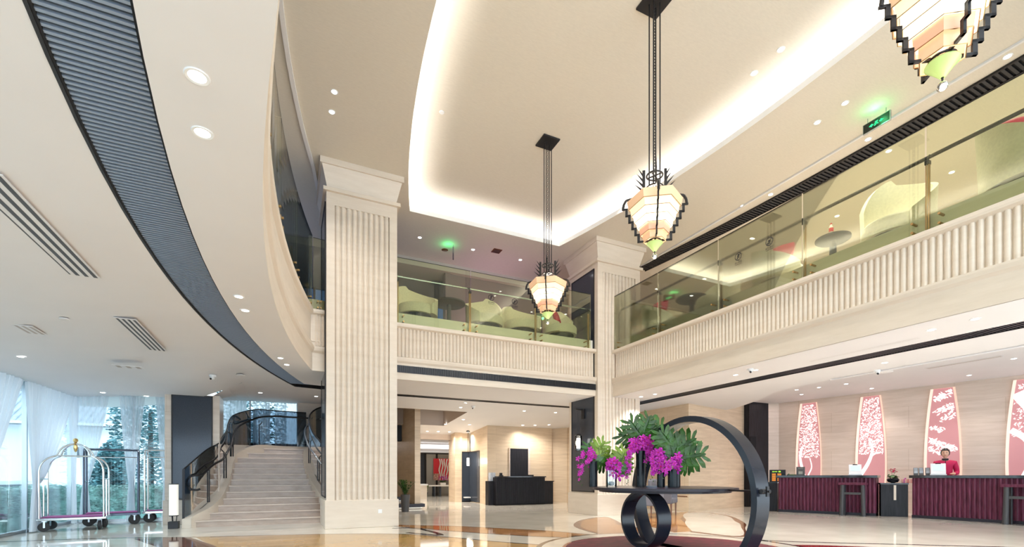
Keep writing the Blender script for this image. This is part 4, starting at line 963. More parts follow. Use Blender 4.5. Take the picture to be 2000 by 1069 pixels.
def tablet(loc, rz, label):
    t = thing('tablet_terminal', label, 'tablet terminal', loc, rz)
    M = T(0,0,.03) @ RX(math.radians(-18))
    obj('casing', MB().box(-.14,.14,-.012,.012,0,.27,M), 'white_plastic', t, bevel=.006); obj('screen', MB().box(-.105,.105,-.016,-.012,.09,.23,M), 'tablet_screen', t)
    obj('camera_bar', MB().box(-.05,.05,-.02,.0,.255,.275,M), 'black_metal', t); obj('base', MB().box(-.15,.15,-.05,.12,0,.03), 'white_plastic', t, bevel=.005)
p, a = on_desk(D1a, D1b, .80, .15, 1.052); tablet(p, -1.0, 'white tablet terminal on the left reception desk')
p, a = on_desk(D2a, D2b, .135, .20, 1.052); tablet(p, -1.1, 'white tablet terminal on the right desk in front of the receptionist')
sg = thing('rates_board', 'black board with green header and rows of orange digits, left end of the reception', 'sign board', (13.10,9.46,.855), -1.15)
obj('case', MB().box(-.21,.21,-.03,.03,0,.36), 'black_metal', sg)
mb = MB()
for c0 in (-.14,.005):
    for r_ in range(7): mb.box(c0,c0+.10,-.034,-.03,.03+r_*.033,.05+r_*.033)
obj('digit_rows', mb, 'led_orange', sg); obj('header', MB().box(-.13,-.09,-.034,-.03,.29,.32).box(-.08,.0,-.034,-.03,.295,.315).box(.03,.09,-.034,-.03,.285,.325), 'led_green', sg)
p, a = on_desk(D1a, D1b, .24, .12, 1.052); sg = thing('counter_sign', 'small dark grey notice standing on the left desk', 'sign', p, -1.1)
obj('panel', MB().box(-.105,.105,-.008,.008,.0,.24), 'grey_sign', sg); obj('notice', MB().box(-.05,.05,-.012,-.008,.03,.11).box(-.06,.06,-.012,-.008,.19,.197), 'art_grey', sg)
p, a = on_desk(D1a, D1b, .15, .2, 1.052); tag(obj('pen_tray', MB().box(-.15,.12,-.05,.05,0,.025).box(-.12,-.1,-.03,.03,.02,.05), 'leaf', None, False, p, -1.1), 'green pen tray on the left reception desk', 'tray')
bw = thing('orchid_pot', 'black bowl with small red orchids on the low black counter', 'potted orchid', (14.10,6.98,.855))
obj('bowl', MB().lathe([(.03,0),(.10,.02),(.135,.08),(.11,.12),(.09,.12),(.001,.09)], n=18), 'vase_black', bw, True)
mb = MB(); rr = random.Random(9)
leaves(mb, 26, lambda: (rr.uniform(-.1,.12), rr.uniform(-.08,.08), rr.uniform(.11,.2)), .08, .14, rr); obj('leaves', mb, 'leaf', bw)
mb = MB().tube([(0,0,.1),(-.02,.02,.25),(-.03,.05,.37)], .004, 5).tube([(0,0,.1),(.0,-.02,.22),(.01,-.06,.31)], .004, 5); obj('stem', mb, 'leaf', bw)
mb = MB(); leaves(mb, 34, lambda: (rr.uniform(-.05,.03), rr.uniform(-.08,.07), rr.uniform(.27,.37)), .04, .06, rr); obj('blossoms', mb, 'petal_red', bw)
for i, (x, y, lb) in enumerate(((14.25,6.78,'pink paper box on the low black counter, left of two'),(14.31,6.62,'pink paper box beside the brochure racks, right of two'))):
    b = thing('paper_box', lb, 'box', (x,y,.855), .1, 'pink paper boxes'); obj('box', MB().box(-.07,.07,-.06,.06,0,.10), 'pink_box', b, bevel=.004); obj('bow', MB().ball((0,0,.115), .018, 6, 1.6,1,.8).box(-.071,.071,-.008,.008,.0,.103), 'petal', b)
for i, (t_, lb) in enumerate(((.012,'black brochure rack, left of three on the right desk end'),(.040,'black brochure rack, middle of three on the right desk end'),(.075,'black brochure rack, right of three on the right desk end'))):
    p, a = on_desk(D2a, D2b, t_, .12+.04*i, 1.052); r_ = thing('brochure_rack', lb, 'brochure rack', p, -1.1, 'brochure racks on the right desk')
    mb = MB()
    for k in range(3): mb.box(-.045,.045,-.01,.01,.0,.13,T(0,.05*k,.03*k) @ RX(-.25))
    obj('stand', mb, 'grey_sign', r_); mb = MB()
    for k in range(3): mb.box(-.035,.035,-.013,-.011,.05,.12,T(0,.05*k,.03*k) @ RX(-.25))
    obj('leaflets', mb, 'roof_tile', r_)
# lit niches with tree pictures
def niche(s0, label, sd, kind):
    rr = random.Random(sd); P = WA+WD*s0
    t = thing('lit_niche', label, 'lit wall niche', (P.x, P.y, 0), math.atan2(WD.y, WD.x), 'lit tree niches behind the reception')
    def hw(z): return .335*(1-.42*clamp((z-1.35)/2.05)**1.9) if z > 1.35 else .335*(1-.25*clamp((1.35-z)/1.2)**2)
    sgn = 1 if (Vector((-WD.y, WD.x))-WN).length < .1 else -1
    Z = [.25+3.14*k/30 for k in range(31)]
    def shell(y, e): return [(hw(z)*k_+e*k_, sgn*y, z) for z in Z for k_ in (-1,1)]
    m = MB(); m.add(shell(.012,0), [(2*i,2*i+1,2*i+3,2*i+2) for i in range(30)]); pn = obj('picture_panel', m, 'niche_pink', t)
    m = MB(); a, b, n = shell(.012,0), shell(.05,.055), 62
    m.add(a+b, [(2*i+k,2*i+2+k,n+2*i+2+k,n+2*i+k) for i in range(30) for k in (0,1)]); m.add([a[60],a[61],b[61],b[60]], [(0,1,2,3)])
    obj('reveal', m, 'niche_rim', t)
    wm_ = MB(); lm = MB(); y = sgn*.02
    def inside(x, z): return .28 < z < 3.36 and abs(x) < hw(z)-.012
    def strip(pts, w0, w1, mbx=wm_):
        n_ = len(pts)
        for i in range(n_-1):
            (x0,z0),(x1,z1) = pts[i], pts[i+1]
            if not (inside(x0,z0) and inside(x1,z1)): continue
            d = Vector((x1-x0,z1-z0)).normalized(); ww = w0+(w1-w0)*i/n_; wn = w0+(w1-w0)*(i+1)/n_
            mbx.quad((x0-d.y*ww,y,z0+d.x*ww),(x0+d.y*ww,y,z0-d.x*ww),(x1+d.y*wn,y,z1-d.x*wn),(x1-d.y*wn,y,z1+d.x*wn))
    def lf(x, z, s, a):
        if not inside(x, z): return
        M = [(math.cos(a)*p_-math.sin(a)*q_, math.sin(a)*p_+math.cos(a)*q_) for p_, q_ in ((-s,0),(-s*.2,-s*.34),(s,0),(-s*.2,s*.34))]
        if all(inside(x+m_[0], z+m_[1]) for m_ in M): lm.add([(x+m_[0], y*1.1, z+m_[1]) for m_ in M], [(0,1,2,3)])
    S_ = lambda P_: smoothpts(P_, 5)
    if kind == 'trunk':
        strip(S_([(-.30,1.0),(-.10,1.35),(.0,1.62),(.03,1.85),(-.05,2.1)]), .055, .02); strip(S_([(.0,1.62),(.14,1.72),(.2,1.7)]), .03, .008)
        for _ in range(1000): z = 1.68+1.65*rr.random(); lf(rr.uniform(-.33,.33), z, rr.uniform(.016,.034), rr.uniform(0,6.3))
    elif kind == 'grove':
        strip(S_([(-.10,.3),(-.12,.9),(-.26,1.6),(-.2,2.0)]), .06, .02, wm_); strip(S_([(-.02,.3),(-.04,.95),(.08,1.3),(.03,1.6)]), .022, .012)
        for _ in range(950): z = 1.62+1.7*rr.random(); lf(rr.uniform(-.33,.33), z, rr.uniform(.016,.034), rr.uniform(0,6.3))
    elif kind == 'branches':
        for (x0, z0, x1, z1, n_) in ((-.33,2.02,.30,1.72,90),(-.33,1.78,.0,1.66,30),(.30,2.95,-.16,2.75,60),(.28,2.72,-.04,2.52,26),(-.33,2.38,.02,2.26,26),(-.2,3.1,.25,3.3,60)):
            strip(S_([(x0,z0),((x0+x1)/2,(z0+z1)/2-.02),(x1,z1)]), .008, .004)
            for k in range(n_):
                q = rr.random(); lf(x0+(x1-x0)*q+rr.uniform(-.05,.05), z0+(z1-z0)*q+rr.uniform(-.075,.085), rr.uniform(.03,.05), rr.choice((.6,-.5,.9,2.3))+rr.uniform(-.3,.3))
    else:
        strip(S_([(-.34,2.2),(-.05,1.95),(.1,1.6),(.28,1.35)]), .07, .05); strip(S_([(-.3,3.3),(-.1,2.9),(.1,2.6),(.3,2.5)]), .12, .09); strip(S_([(-.2,.3),(-.12,.9),(.1,1.5)]), .06, .03)
        for _ in range(260): lf(rr.uniform(-.3,.33), rr.uniform(2.0,3.3), rr.uniform(.02,.035), rr.uniform(0,6.3))
    obj('tree_picture', wm_, 'niche_white', pn); obj('leaf_picture', lm, 'niche_white', pn)
def wall_s(u):
    return None
niche(.94, 'tall lit pink niche with a pale tree picture, leftmost behind the left desk', 11, 'grove'); niche(2.62, 'tall lit pink niche with a leaning white trunk, second from the left', 12, 'trunk')
niche(4.23, 'tall lit pink niche with white leafy branches behind the receptionist', 13, 'branches'); niche(5.80, 'tall lit pink niche cut by the right edge of the photo', 14, 'big')

# ================= PEOPLE =================
def skin_mesh(name, verts, edges, radii, mat, parent, sub=2):
    me = bpy.data.meshes.new(name+'_cage'); me.from_pydata(verts, edges, [])
    o = bpy.data.objects.new(name, me); COL.objects.link(o)
    sk = o.modifiers.new('skin', 'SKIN'); sk.use_smooth_shade = True
    for i, r in enumerate(radii):
        me.skin_vertices[0].data[i].radius = (r if isinstance(r, tuple) else (r, r))
    me.skin_vertices[0].data[0].use_root = True
    sb = o.modifiers.new('sub', 'SUBSURF'); sb.levels = sub; sb.render_levels = sub
    dg = bpy.context.evaluated_depsgraph_get(); m2 = bpy.data.meshes.new_from_object(o.evaluated_get(dg)); m2.name = name
    o.modifiers.clear(); o.data = m2; m2.materials.clear(); m2.materials.append(MATS[mat]); m2.shade_smooth()
    o.parent = parent; return o
def person(loc, rz, label):
    p = thing('person', label, 'person', loc, rz)      # faces -y locally
    V = [(0,0,.95),(0,0,1.08),(0,.0,1.25),(0,.01,1.38),(0,.01,1.45),(0,-.01,1.52)]; E_ = [(0,1),(1,2),(2,3),(3,4),(4,5)]; Rr = [(.15,.11),(.12,.09),(.13,.095),(.09,.06),(.045,.045),(.046,.048)]
    def chain(root, pts, rs):
        a = root
        for q, r in zip(pts, rs): V.append(q); Rr.append(r); E_.append((a, len(V)-1)); a = len(V)-1
        return a
    for s in (-1,1):
        chain(0, [(s*.09,0,.86),(s*.095,-.01,.50),(s*.095,.02,.10),(s*.10,-.06,.04),(s*.10,-.13,.03)], [.085,.058,.038,.036,.03])
        w_ = chain(3, [(s*.17,.01,1.36),(s*.215,.02,1.12),(s*.16,-.16,1.09),(s*.13,-.21,1.09)], [.048,.038,.030,(.034,.018)])
        for k in range(4): chain(w_, [(s*(.155-.02*k),-.25,1.095),(s*(.15-.02*k),-.285-.006*(k in (1,2)),1.08)], [.0095,.008])
        chain(w_, [(s*.10,-.225,1.09),(s*.085,-.25,1.085)], [.011,.009])
    skin_mesh('body', V, E_, Rr, 'skin', p, 2)
    # jacket, trousers
    V = [(0,0,.93),(0,0,1.08),(0,0,1.25),(0,.01,1.37),(0,.01,1.45)]; E_ = [(0,1),(1,2),(2,3),(3,4)]; Rr = [(.175,.13),(.140,.112),(.16,.125),(.14,.095),(.066,.066)]
    for s in (-1,1): chain(3, [(s*.175,.01,1.36),(s*.225,.02,1.11),(s*.17,-.15,1.09)], [.07,.058,.046])
    j = skin_mesh('jacket', V, E_, Rr, 'uniform_red', p, 2)
    obj('collar', MB().lathe([(.060,1.42),(.066,1.44),(.062,1.475),(.054,1.475)], (0,0,0), 16), 'uniform_dark', j, True)
    obj('placket', MB().box(.0,.012,-.128,-.105,1.05,1.42), 'uniform_dark', j)
    V = [(0,0,.96),(0,0,.88)]; E_ = [(0,1)]; Rr = [(.165,.12),(.17,.12)]
    for s in (-1,1): chain(1, [(s*.095,0,.80),(s*.10,0,.45),(s*.10,.01,.09)], [.10,.08,.065])
    skin_mesh('trousers', V, E_, Rr, 'uniform_dark', p, 1)
    # head
    hd = MB().ball((0,-.015,1.60), .1, 20, .76,.92,1.16)
    def sh(v):
        x, y, z = v; t = (z-1.60)/.116
        if t < 0: k = 1-.22*t*t; x *= k; y = -.015+(y+.015)*(1-.10*t*t)
        if y < -.08 and abs(x) < .018 and -.35 < t < .15: y -= .016*(1-abs(x)/.018)*(1-abs(t+.15)/.5)
        if y < -.07 and .0 < t < .25 and .012 < abs(x) < .05: y += .006
        return (x, y, z)
    hd.v = [sh(v) for v in hd.v]; h = obj('head', hd, 'skin', p, True)
    obj('nose', MB().ball((0,-.108,1.583), .012, 8, .9,.9,1.3), 'skin', h, True)
    for s in (-1,1):
        obj('ear', MB().ball((s*.077,-.0,1.595), .022, 8, .4,.8,1.2), 'skin', h, True); obj('eye', MB().ball((s*.030,-.096,1.612), .011, 8, 1.3,.6,.6), 'eye', h, True)
        obj('eyebrow', MB().tube([(s*.014,-.105,1.630),(s*.032,-.104,1.636),(s*.048,-.094,1.630)], .0028, 5), 'hair', h)
    obj('mouth', MB().ball((0,-.101,1.548), .018, 8, 1.1,.4,.32), 'lips', h, True)
    hr_ = MB().ball((0,-.004,1.618), .1, 20, .92,1.06,1.2)
    def hs_(v):
        x, y, z = v; t = (z-1.60)/.1
        if y < -.045 and z < 1.658: y = -.045+(y+.045)*.1
        if z < 1.56: x *= .92; y = min(y, .09); 
        return (x, y, max(z, 1.54))
    hr_.v = [hs_(v) for v in hr_.v]; obj('hair', hr_, 'hair', p, True)
    obj('hair_bun', MB().ball((0,.105,1.60), .04, 10), 'hair', p, True)
    return p
person((14.98,6.27,0), -1.17, 'receptionist in a crimson high collared jacket standing behind the right desk')
person((15.12,4.60,0), -1.2, 'person in a crimson jacket behind the desk, cut off by the right edge')
# ================= UPPER LOUNGE FURNITURE =================
UZ = 4.58
def sofa(loc, rz, label, h=1.02, flip=1):
    s = thing('wingback_sofa', label, 'sofa', loc, rz)
    n = 26; r0, r1 = .46, .40
    def hh(t): return .52+(h-.52)*math.sqrt(max(0, 1-(1-t)**2)) if True else 0
    vs = []
    for k in range(n+1):
        t = k/n; a = math.radians(-25+225*t); a = a if flip > 0 else PI-a
        z1 = .42+(h-.42)*(math.sin(PI*min(1, t*1.0)*.5)**1.0 if t < .72 else math.cos((t-.72)/.28*PI/2*.72))
        for r, z in ((r0,.20),(r0+.05*(z1-.4),z1),(r1+.05*(z1-.4),z1-.01),(r1,.20)): vs.append((r*math.cos(a)*1.1, r*math.sin(a), z))
    fs = [(4*i+k, 4*i+(k+1)%4, 4*i+4+(k+1)%4, 4*i+4+k) for i in range(n) for k in range(4)]+[(3,2,1,0),(4*n,4*n+1,4*n+2,4*n+3)]
    obj('wing_back', MB().add(vs, fs), 'sofa_fabric', s, True)
    obj('seat', MB().lathe([(.001,.20),(.43,.20),(.44,.24),(.44,.38),(.41,.42),(.001,.42)], n=28), 'sofa_fabric', s, True)
    obj('base', MB().lathe([(.001,.0),(.34,.0),(.36,.20),(.001,.20)], n=24), 'sofa_base', s, True)
    return s
def cushion(loc, rz, tilt, label):
    mb = MB(); n = 8; vs = []
    for sgn in (-1,1):
        for i in range(n+1):
            for j in range(n+1):
                u, v = i/n*2-1, j/n*2-1; vs.append((u*.21*(1-.1*v*v), sgn*.07*math.sqrt(max(0,(1-u**4)*(1-v**4))), v*.21*(1-.1*u*u)))
    m = (n+1)**2
    mb.add(vs, [(q*m+i*(n+1)+j, q*m+(i+1)*(n+1)+j, q*m+(i+1)*(n+1)+j+1, q*m+i*(n+1)+j+1) for q in (0,1) for i in range(n) for j in range(n)])
    o = obj('cushion', mb.xf(RX(tilt)), 'red_cushion', None, True, loc, rz); return tag(o, label, 'cushion')
def rtable(loc, label, r=.36, h=.68):
    t = thing('round_table', label, 'table', loc)
    obj('tabletop', MB().lathe([(.001,h-.05),(r-.03,h-.05),(r,h-.03),(r,h),(.001,h)], n=32), 'sofa_base', t, True)
    obj('pedestal', MB().lathe([(.001,0),(.2,0),(.2,.03),(.06,.06),(.05,h-.05),(.001,h-.05)], n=20), 'pot_grey', t, True); return t
sofa((2.75,11.15,UZ), -.6, 'pale wing back sofa on the back gallery beside the near column', 1.06)
rtable((3.62,11.35,UZ), 'dark round table on the back gallery between the left sofas', .40, .72)
sofa((4.50,11.15,UZ), .5, 'pale sofa with the tall rounded back behind the first warning sign', 1.08, -1)
sofa((5.50,11.12,UZ), -.7, 'pale sofa on the back gallery behind the middle pane, right one', .98)
rtable((6.22,11.75,UZ), 'dark round table on the back gallery behind the farthest chandelier', .40, .70)
sofa((6.62,11.05,UZ), .6, 'pale sofa with a red cushion on the back gallery beside the corner column', 1.04, -1)
cushion((6.45,10.95,UZ+.62), .8, -.3, 'dark red cushion on the sofa beside the corner column')
sofa((8.62,9.45,UZ), 1.0, 'pale sofa with a crimson cushion on the right gallery nearest the corner column', .98, -1); cushion((8.50,9.35,UZ+.68), -1.2, -.35, 'crimson cushion on the sofa nearest the corner column')
rtable((8.65,8.45,UZ), 'dark round table on the right gallery nearest the corner column', .36, .66)
sofa((8.68,7.75,UZ), -2.0, 'pale sofa on the right gallery behind the second glass pane', .95)
sofa((8.62,6.20,UZ), 1.0, 'pale sofa with a red cushion on the right gallery behind the warning signs', .98, -1); cushion((8.50,6.05,UZ+.68), -1.3, -.35, 'dull red cushion on the sofa behind the warning signs')
rtable((8.65,5.20,UZ), 'dark round table on the right gallery with a drink bottle on it', .27, .62)
bt = thing('drink_bottle', 'small red and white drink bottle standing on the right gallery table', 'bottle', (8.50,5.14,UZ+.62)); obj('bottle', MB().lathe([(.001,0),(.032,0),(.034,.02),(.03,.07),(.034,.12),(.014,.17),(.014,.185),(.001,.185)], n=16), 'art_white', bt, True)
obj('label', MB().cyl((0,0,.05),(0,0,.115),.0352,n=16), 'art_red', bt, True); obj('cap', MB().cyl((0,0,.18),(0,0,.20),.016,n=12), 'art_red', bt, True)
sofa((8.65,4.25,UZ), -1.9, 'large pale wing back sofa on the right gallery left of the last post', 1.36)
sofa((8.66,2.75,UZ), .9, 'large pale wing back sofa at the right edge of the photo', 1.26, -1)
cushion((8.58,2.95,UZ+.98), -1.2, -.4, 'crimson cushion tip above the sofa at the right edge')
sofa((-.55,7.4,UZ), 2.3, 'pale sofa behind the curved left glass', 1.1)

# exit signs
def exit_sign(loc, rz, label, w_=.40, h=.15):
    e = thing('exit_sign', label, 'exit sign', loc, rz)
    obj('case', MB().box(-w_/2,w_/2,-.015,.015,-h,0), 'black_metal', e, bevel=.003)
    obj('rim', MB().box(-w_/2-.008,w_/2+.008,-.018,.018,-h-.008,-h).box(-w_/2-.008,w_/2+.008,-.018,.018,0,.008).box(-w_/2-.008,-w_/2,-.018,.018,-h,0).box(w_/2,w_/2+.008,-.018,.018,-h,0), 'steel', e)
    obj('hanger', MB().cyl((-w_*.35,0,.005),(-w_*.35,0,.09),.006,n=6).cyl((w_*.35,0,.005),(w_*.35,0,.09),.006,n=6), 'steel', e)
    for s in (-1, 1):
        y = -.017*s; mb = MB(); zc = -h/2
        for q in (-1, 1):
            mb.add([(q*.115,y,zc),(q*.065,y,zc+.030),(q*.065,y,zc+.012),(q*.045,y,zc+.012),(q*.045,y,zc-.012),(q*.065,y,zc-.012),(q*.065,y,zc-.030)], [(0,1,6),(2,3,4,5)])
        mb.quad((-.028,y,zc+.035),(.02,y,zc+.035),(.02,y,zc+.018),(-.028,y,zc+.018)); mb.quad((-.02,y,zc+.015),(.032,y,zc+.01),(.028,y,zc-.005),(-.02,y,zc)); mb.quad((-.035,y,zc-.01),(.0,y,zc-.005),(-.005,y,zc-.022),(-.035,y,zc-.028)); mb.quad((.005,y,zc-.008),(.035,y,zc-.015),(.03,y,zc-.035),(.0,y,zc-.03))
        obj('running_man_symbol', mb, 'exit_green', e)
    light('exit_sign_lamp', 'POINT', (loc[0]-.15,loc[1]-.05,loc[2]-.02), 1.6, (.1,1,.3), shadow_soft_size=.05)
exit_sign((9.05,4.72,7.10), PI/2, 'green and black exit sign hanging from the ceiling over the right gallery')
exit_sign((4.04,12.3,7.08), 1.25, 'small green exit sign hanging over the back gallery')

# ================= CEILING FITTINGS =================
ORD = ['nearest','second nearest','third nearest','fourth nearest','fifth nearest','sixth nearest','seventh nearest','eighth nearest','ninth nearest','tenth nearest','eleventh nearest','twelfth nearest','thirteenth nearest','fourteenth nearest','fifteenth nearest']
proto = thing('downlight', 'x', 'downlight', (0,0,0))
obj('trim_ring', MB().lathe([(.042,.0),(.042,-.004),(.056,-.006),(.060,-.0)], n=20), 'white_paint', proto, True); obj('bulb', MB().cyl((0,0,-.0015),(0,0,-.003),.042,n=18), 'down_white', proto)
first = [True]
def downs(pts, z, zone, e=26, col=(1,.945,.88), blend=.6, size=110, sc_=1.0):
    pts = sorted(pts, key=lambda p: math.hypot(p[0], p[1]))
    for i, (x, y) in enumerate(pts):
        zz = z(x, y) if callable(z) else z
        lb = 'round recessed downlight %s, %s of %d' % (zone, ORD[i], len(pts))
        if first[0]: o = proto; o.location = (x,y,zz-.001); o['label'] = lb; o['group'] = 'recessed downlights '+zone; first[0] = False; o.scale = (sc_,)*3
        else: dup(proto, (x,y,zz-.001), None, lb, 'recessed downlights '+zone, (sc_,)*3)
        if e: light('downlight_lamp', 'SPOT', (x,y,zz-.02), e*2.2, col, spot_size=math.radians(size), spot_blend=blend, shadow_soft_size=.05)
downs([(-.42,2.94),(-.46,3.41),(-.5,6.36),(-.47,6.86),(-.10,9.38),(.0,9.89),(-.42,.6),(-.44,-.6)], 3.12, 'between left louvre and gallery edge', 22)
downs([(-3.6,9.6),(-3.45,12.6),(-2.75,12.75),(-3.6,6.0),(-3.6,3.0)], zl, 'along the left windows', 16, (.85,.95,1))
downs([(8.43,9.96),(8.49,9.5),(8.36,6.97),(8.33,6.48),(8.29,3.63),(8.24,3.13),(8.3,.4),(8.3,0.0)], 3.12, 'under the right gallery', 48)
downs([(9.99,5.08),(9.99,2.2)], 3.13, 'beyond the right louvre', 55)
downs([(13.2,8.94),(14.1,9.4),(13.4,8.43),(13.55,7.8),(15.1,5.85),(13.8,4.62),(14.9,7.9),(13.6,2.0)], 3.5, 'above the reception', 21, (1,.92,.88))
downs([(.69,8.16),(.69,8.63),(8.34,4.82),(8.36,5.29),(9.62,5.16),(10.32,5.18),(9.58,7.08),(9.41,7.65),(9.57,3.27),(10.9,8.6),(.6,2.0)], 7.2, 'in the high ceiling', 40)
downs([(11.8,11.0),(11.8,9.0),(11.8,7.0),(12.2,5.0),(12.6,3.0),(14.5,10.0),(14.5,6.5)], 7.2, 'above the right lounge', 55)
downs([(3.11,12.22),(4.59,12.26),(6.03,12.27)], 7.2, 'above the back gallery', 10, (1,.85,.8))
downs([(6.82,4.87),(6.83,5.34),(6.85,8.29),(6.87,8.8)], 7.55, 'inside the raised cove panel', 45)
downs([(4.67,13.51),(5.07,16.31),(5.93,16.19),(4.87,17.97),(5.28,17.91),(5.72,17.89),(6.42,17.7),(6.74,13.44),(7.84,13.38),(7.86,15.79),(8.31,15.68),(8.77,15.45),(5.39,15.32),(4.6,12.9)], lambda x, y: zb(y)-.002, 'in the back lobby ceiling', 27, blend=1.0, size=140)
downs([(6.4,20.5),(7.2,21.5)], 2.72, 'in the farthest room', 40)
downs([(.7,13.6),(-.6,13.6)], 3.13, 'above the stairs', 12, (1,.95,.92))
def slot_vent(x0, x1, y0, y1, z, label, n=4, m='plaster_dim'):
    v = thing('ceiling_vent', label, 'air vent', ((x0+x1)/2,(y0+y1)/2,z)); hx, hy = (x1-x0)/2, (y1-y0)/2
    obj('frame', MB().box(-hx,hx,-hy,hy,-.006,0), 'plaster', v); mb = MB()
    for i in range(n): w_ = 2*hx/n; mb.box(-hx+w_*(i+.3), -hx+w_*(i+.75), -hy+.02, hy-.02, -.008, -.005)
    obj('slots', mb, m, v)
slot_vent(-1.98,-1.70,4.30,6.15,3.04,'long linear air vent in the left ceiling, nearest one', 4, 'pot_grey'); slot_vent(-1.95,-1.72,7.5,9.2,3.02,'long linear air vent in the left ceiling, farther one', 4, 'pot_grey')
slot_vent(-3.05,-2.85,7.9,8.3,2.90,'small pale rectangular air vent in the left ceiling', 3); slot_vent(-2.6,-2.2,9.9,10.1,2.87,'small pale air vent in front of the stairs', 3)
slot_vent(8.55,8.66,3.9,5.6,3.128,'thin linear vent under the right gallery, nearest one', 2); slot_vent(8.66,8.76,7.7,9.4,3.128,'thin linear vent under the right gallery, farther one', 2)
slot_vent(13.2,13.32,4.6,5.9,3.498,'thin linear vent above the reception', 2)
def disc(x, y, z, r, label, m='plaster_dim', name='ceiling_speaker', cat='speaker'): return tag(obj(name, MB().lathe([(.001,-.012),(r*.9,-.012),(r,-.006),(r,0)], n=24), m, None, True, (x,y,z)), label, cat)
disc(10.87,5.52,3.129,.13,'round white speaker in the ceiling beyond the right louvre','plaster'); disc(2.51,8.29,7.549,.045,'small smoke detector on the raised cove panel','white_paint','smoke_detector','smoke detector')
disc(3.9,12.6,7.199,.09,'dark round speaker in the ceiling over the back gallery','brown_marble'); disc(-.85,11.2,3.10,.08,'pale round speaker in the low ceiling in front of the stairs','plaster')
disc(-2.45,7.6,2.96,.05,'small sensor in the left ceiling between the vents','plaster','smoke_detector','smoke detector')
sq = thing('ceiling_vent', 'small square dark vent in the ceiling over the back gallery', 'air vent', (5.2,12.05,7.199)); obj('frame', MB().box(-.12,.12,-.12,.12,-.01,0), 'brown_marble', sq); obj('slots', MB().box(-.09,.09,-.08,-.05,-.014,-.01).box(-.09,.09,-.015,.015,-.014,-.01).box(-.09,.09,.05,.08,-.014,-.01), 'black_metal', sq)
def camera_dome(x, y, z, label):
    c = thing('security_camera', label, 'security camera', (x,y,z)); obj('mount', MB().cyl((0,0,-.04),(0,0,0),.06,n=16), 'white_paint', c, True); obj('lens_ball', MB().ball((0,-.01,-.055), .04, 8), 'white_paint', c, True); obj('lens', MB().cyl((-.02,-.02,-.07),(-.035,-.04,-.085),.018,n=10), 'black_metal', c)
camera_dome(8.15,6.46,3.13,'white security camera under the right gallery'); camera_dome(10.55,5.5,3.13,'white security camera near the reception ceiling edge'); camera_dome(4.95,13.2,3.09,'small security camera in the back lobby ceiling')
camera_dome(-1.3,10.9,3.0,'small security camera in the low ceiling before the stairs')
# wall lanterns
def lantern(loc, rz, label, arm=.16, drop=.62):
    l = thing('hanging_wall_lantern', label, 'lantern', loc, rz)      # arm along +x local, z at the bracket
    obj('bracket', MB().box(0,.04,-.06,.06,-.16,.10).box(0,arm+.08,-.015,.015,.07,.10), 'black_metal', l)
    for y in (-.03,.03): obj('rod', MB().cyl((arm,y,.07),(arm,y,-drop+.02),.005,n=6), 'black_metal', l)
    obj('glass_cylinder', MB().lathe([(.095,-drop-.42),(.095,-drop-.03),(.08,-drop)], (arm,0,0), 20), 'clear_glass', l, True)
    obj('glow_tube', MB().cyl((arm,0,-drop-.36),(arm,0,-drop-.09),.05,n=16), 'lantern_glow', l, True)
    obj('cap', MB().cyl((arm,0,-drop-.02),(arm,0,-drop+.02),.09,.05,n=16).cyl((arm,0,-drop-.44),(arm,0,-drop-.42),.095,n=16), 'black_metal', l, True)
    M = T(*loc) @ RZ(rz); p = M @ Vector((arm+.16,0,-drop-.2)); light('lantern_lamp', 'POINT', tuple(p), 7, (1,.88,.7), shadow_soft_size=.1)
lantern((7.28,10.92,2.74), PI, 'lit glass cylinder lantern hung on the dark panel of the corner column', .17, .60)
sc_l = thing('wall_sconce', 'lit box sconce on the stone wall beside the near column', 'wall lamp', (3.66,17.0,2.75))
obj('frame', MB().box(-.16,-.0,-.10,-.085,-.5,.12).box(-.16,0,.085,.10,-.5,.12).box(-.16,0,-.1,.1,.10,.12).box(-.16,0,-.1,.1,-.5,-.48), 'black_metal', sc_l); obj('glow_tube', MB().cyl((-.08,0,-.44),(-.08,0,.04),.05,n=14), 'lantern_glow', sc_l, True)
pd = thing('pendant_lamp', 'small lit pendant on a thin rod in front of the black glass bay', 'pendant lamp', (6.33,17.45,2.76)); obj('canopy', MB().cyl((0,0,-.03),(0,0,0),.07,n=14), 'black_metal', pd); obj('rod', MB().cyl((0,0,-1.05),(0,0,0),.008,n=6), 'black_metal', pd); obj('glow_tube', MB().cyl((0,0,-1.34),(0,0,-1.04),.05,n=14), 'lantern_glow', pd, True)
light('pendant_glow', 'POINT', (6.3,17.1,1.6), 8, (1,.88,.7), shadow_soft_size=.1)
tv = thing('television', 'blue lit television on the stone wall behind the flowers', 'television', (10.48,11.8,1.55)); obj('frame', MB().box(-.04,.0,-.72,.72,0,.80), 'black_metal', tv, bevel=.005); obj('screen', MB().box(-.044,-.04,-.69,.69,.03,.77), 'screen_blue', tv)

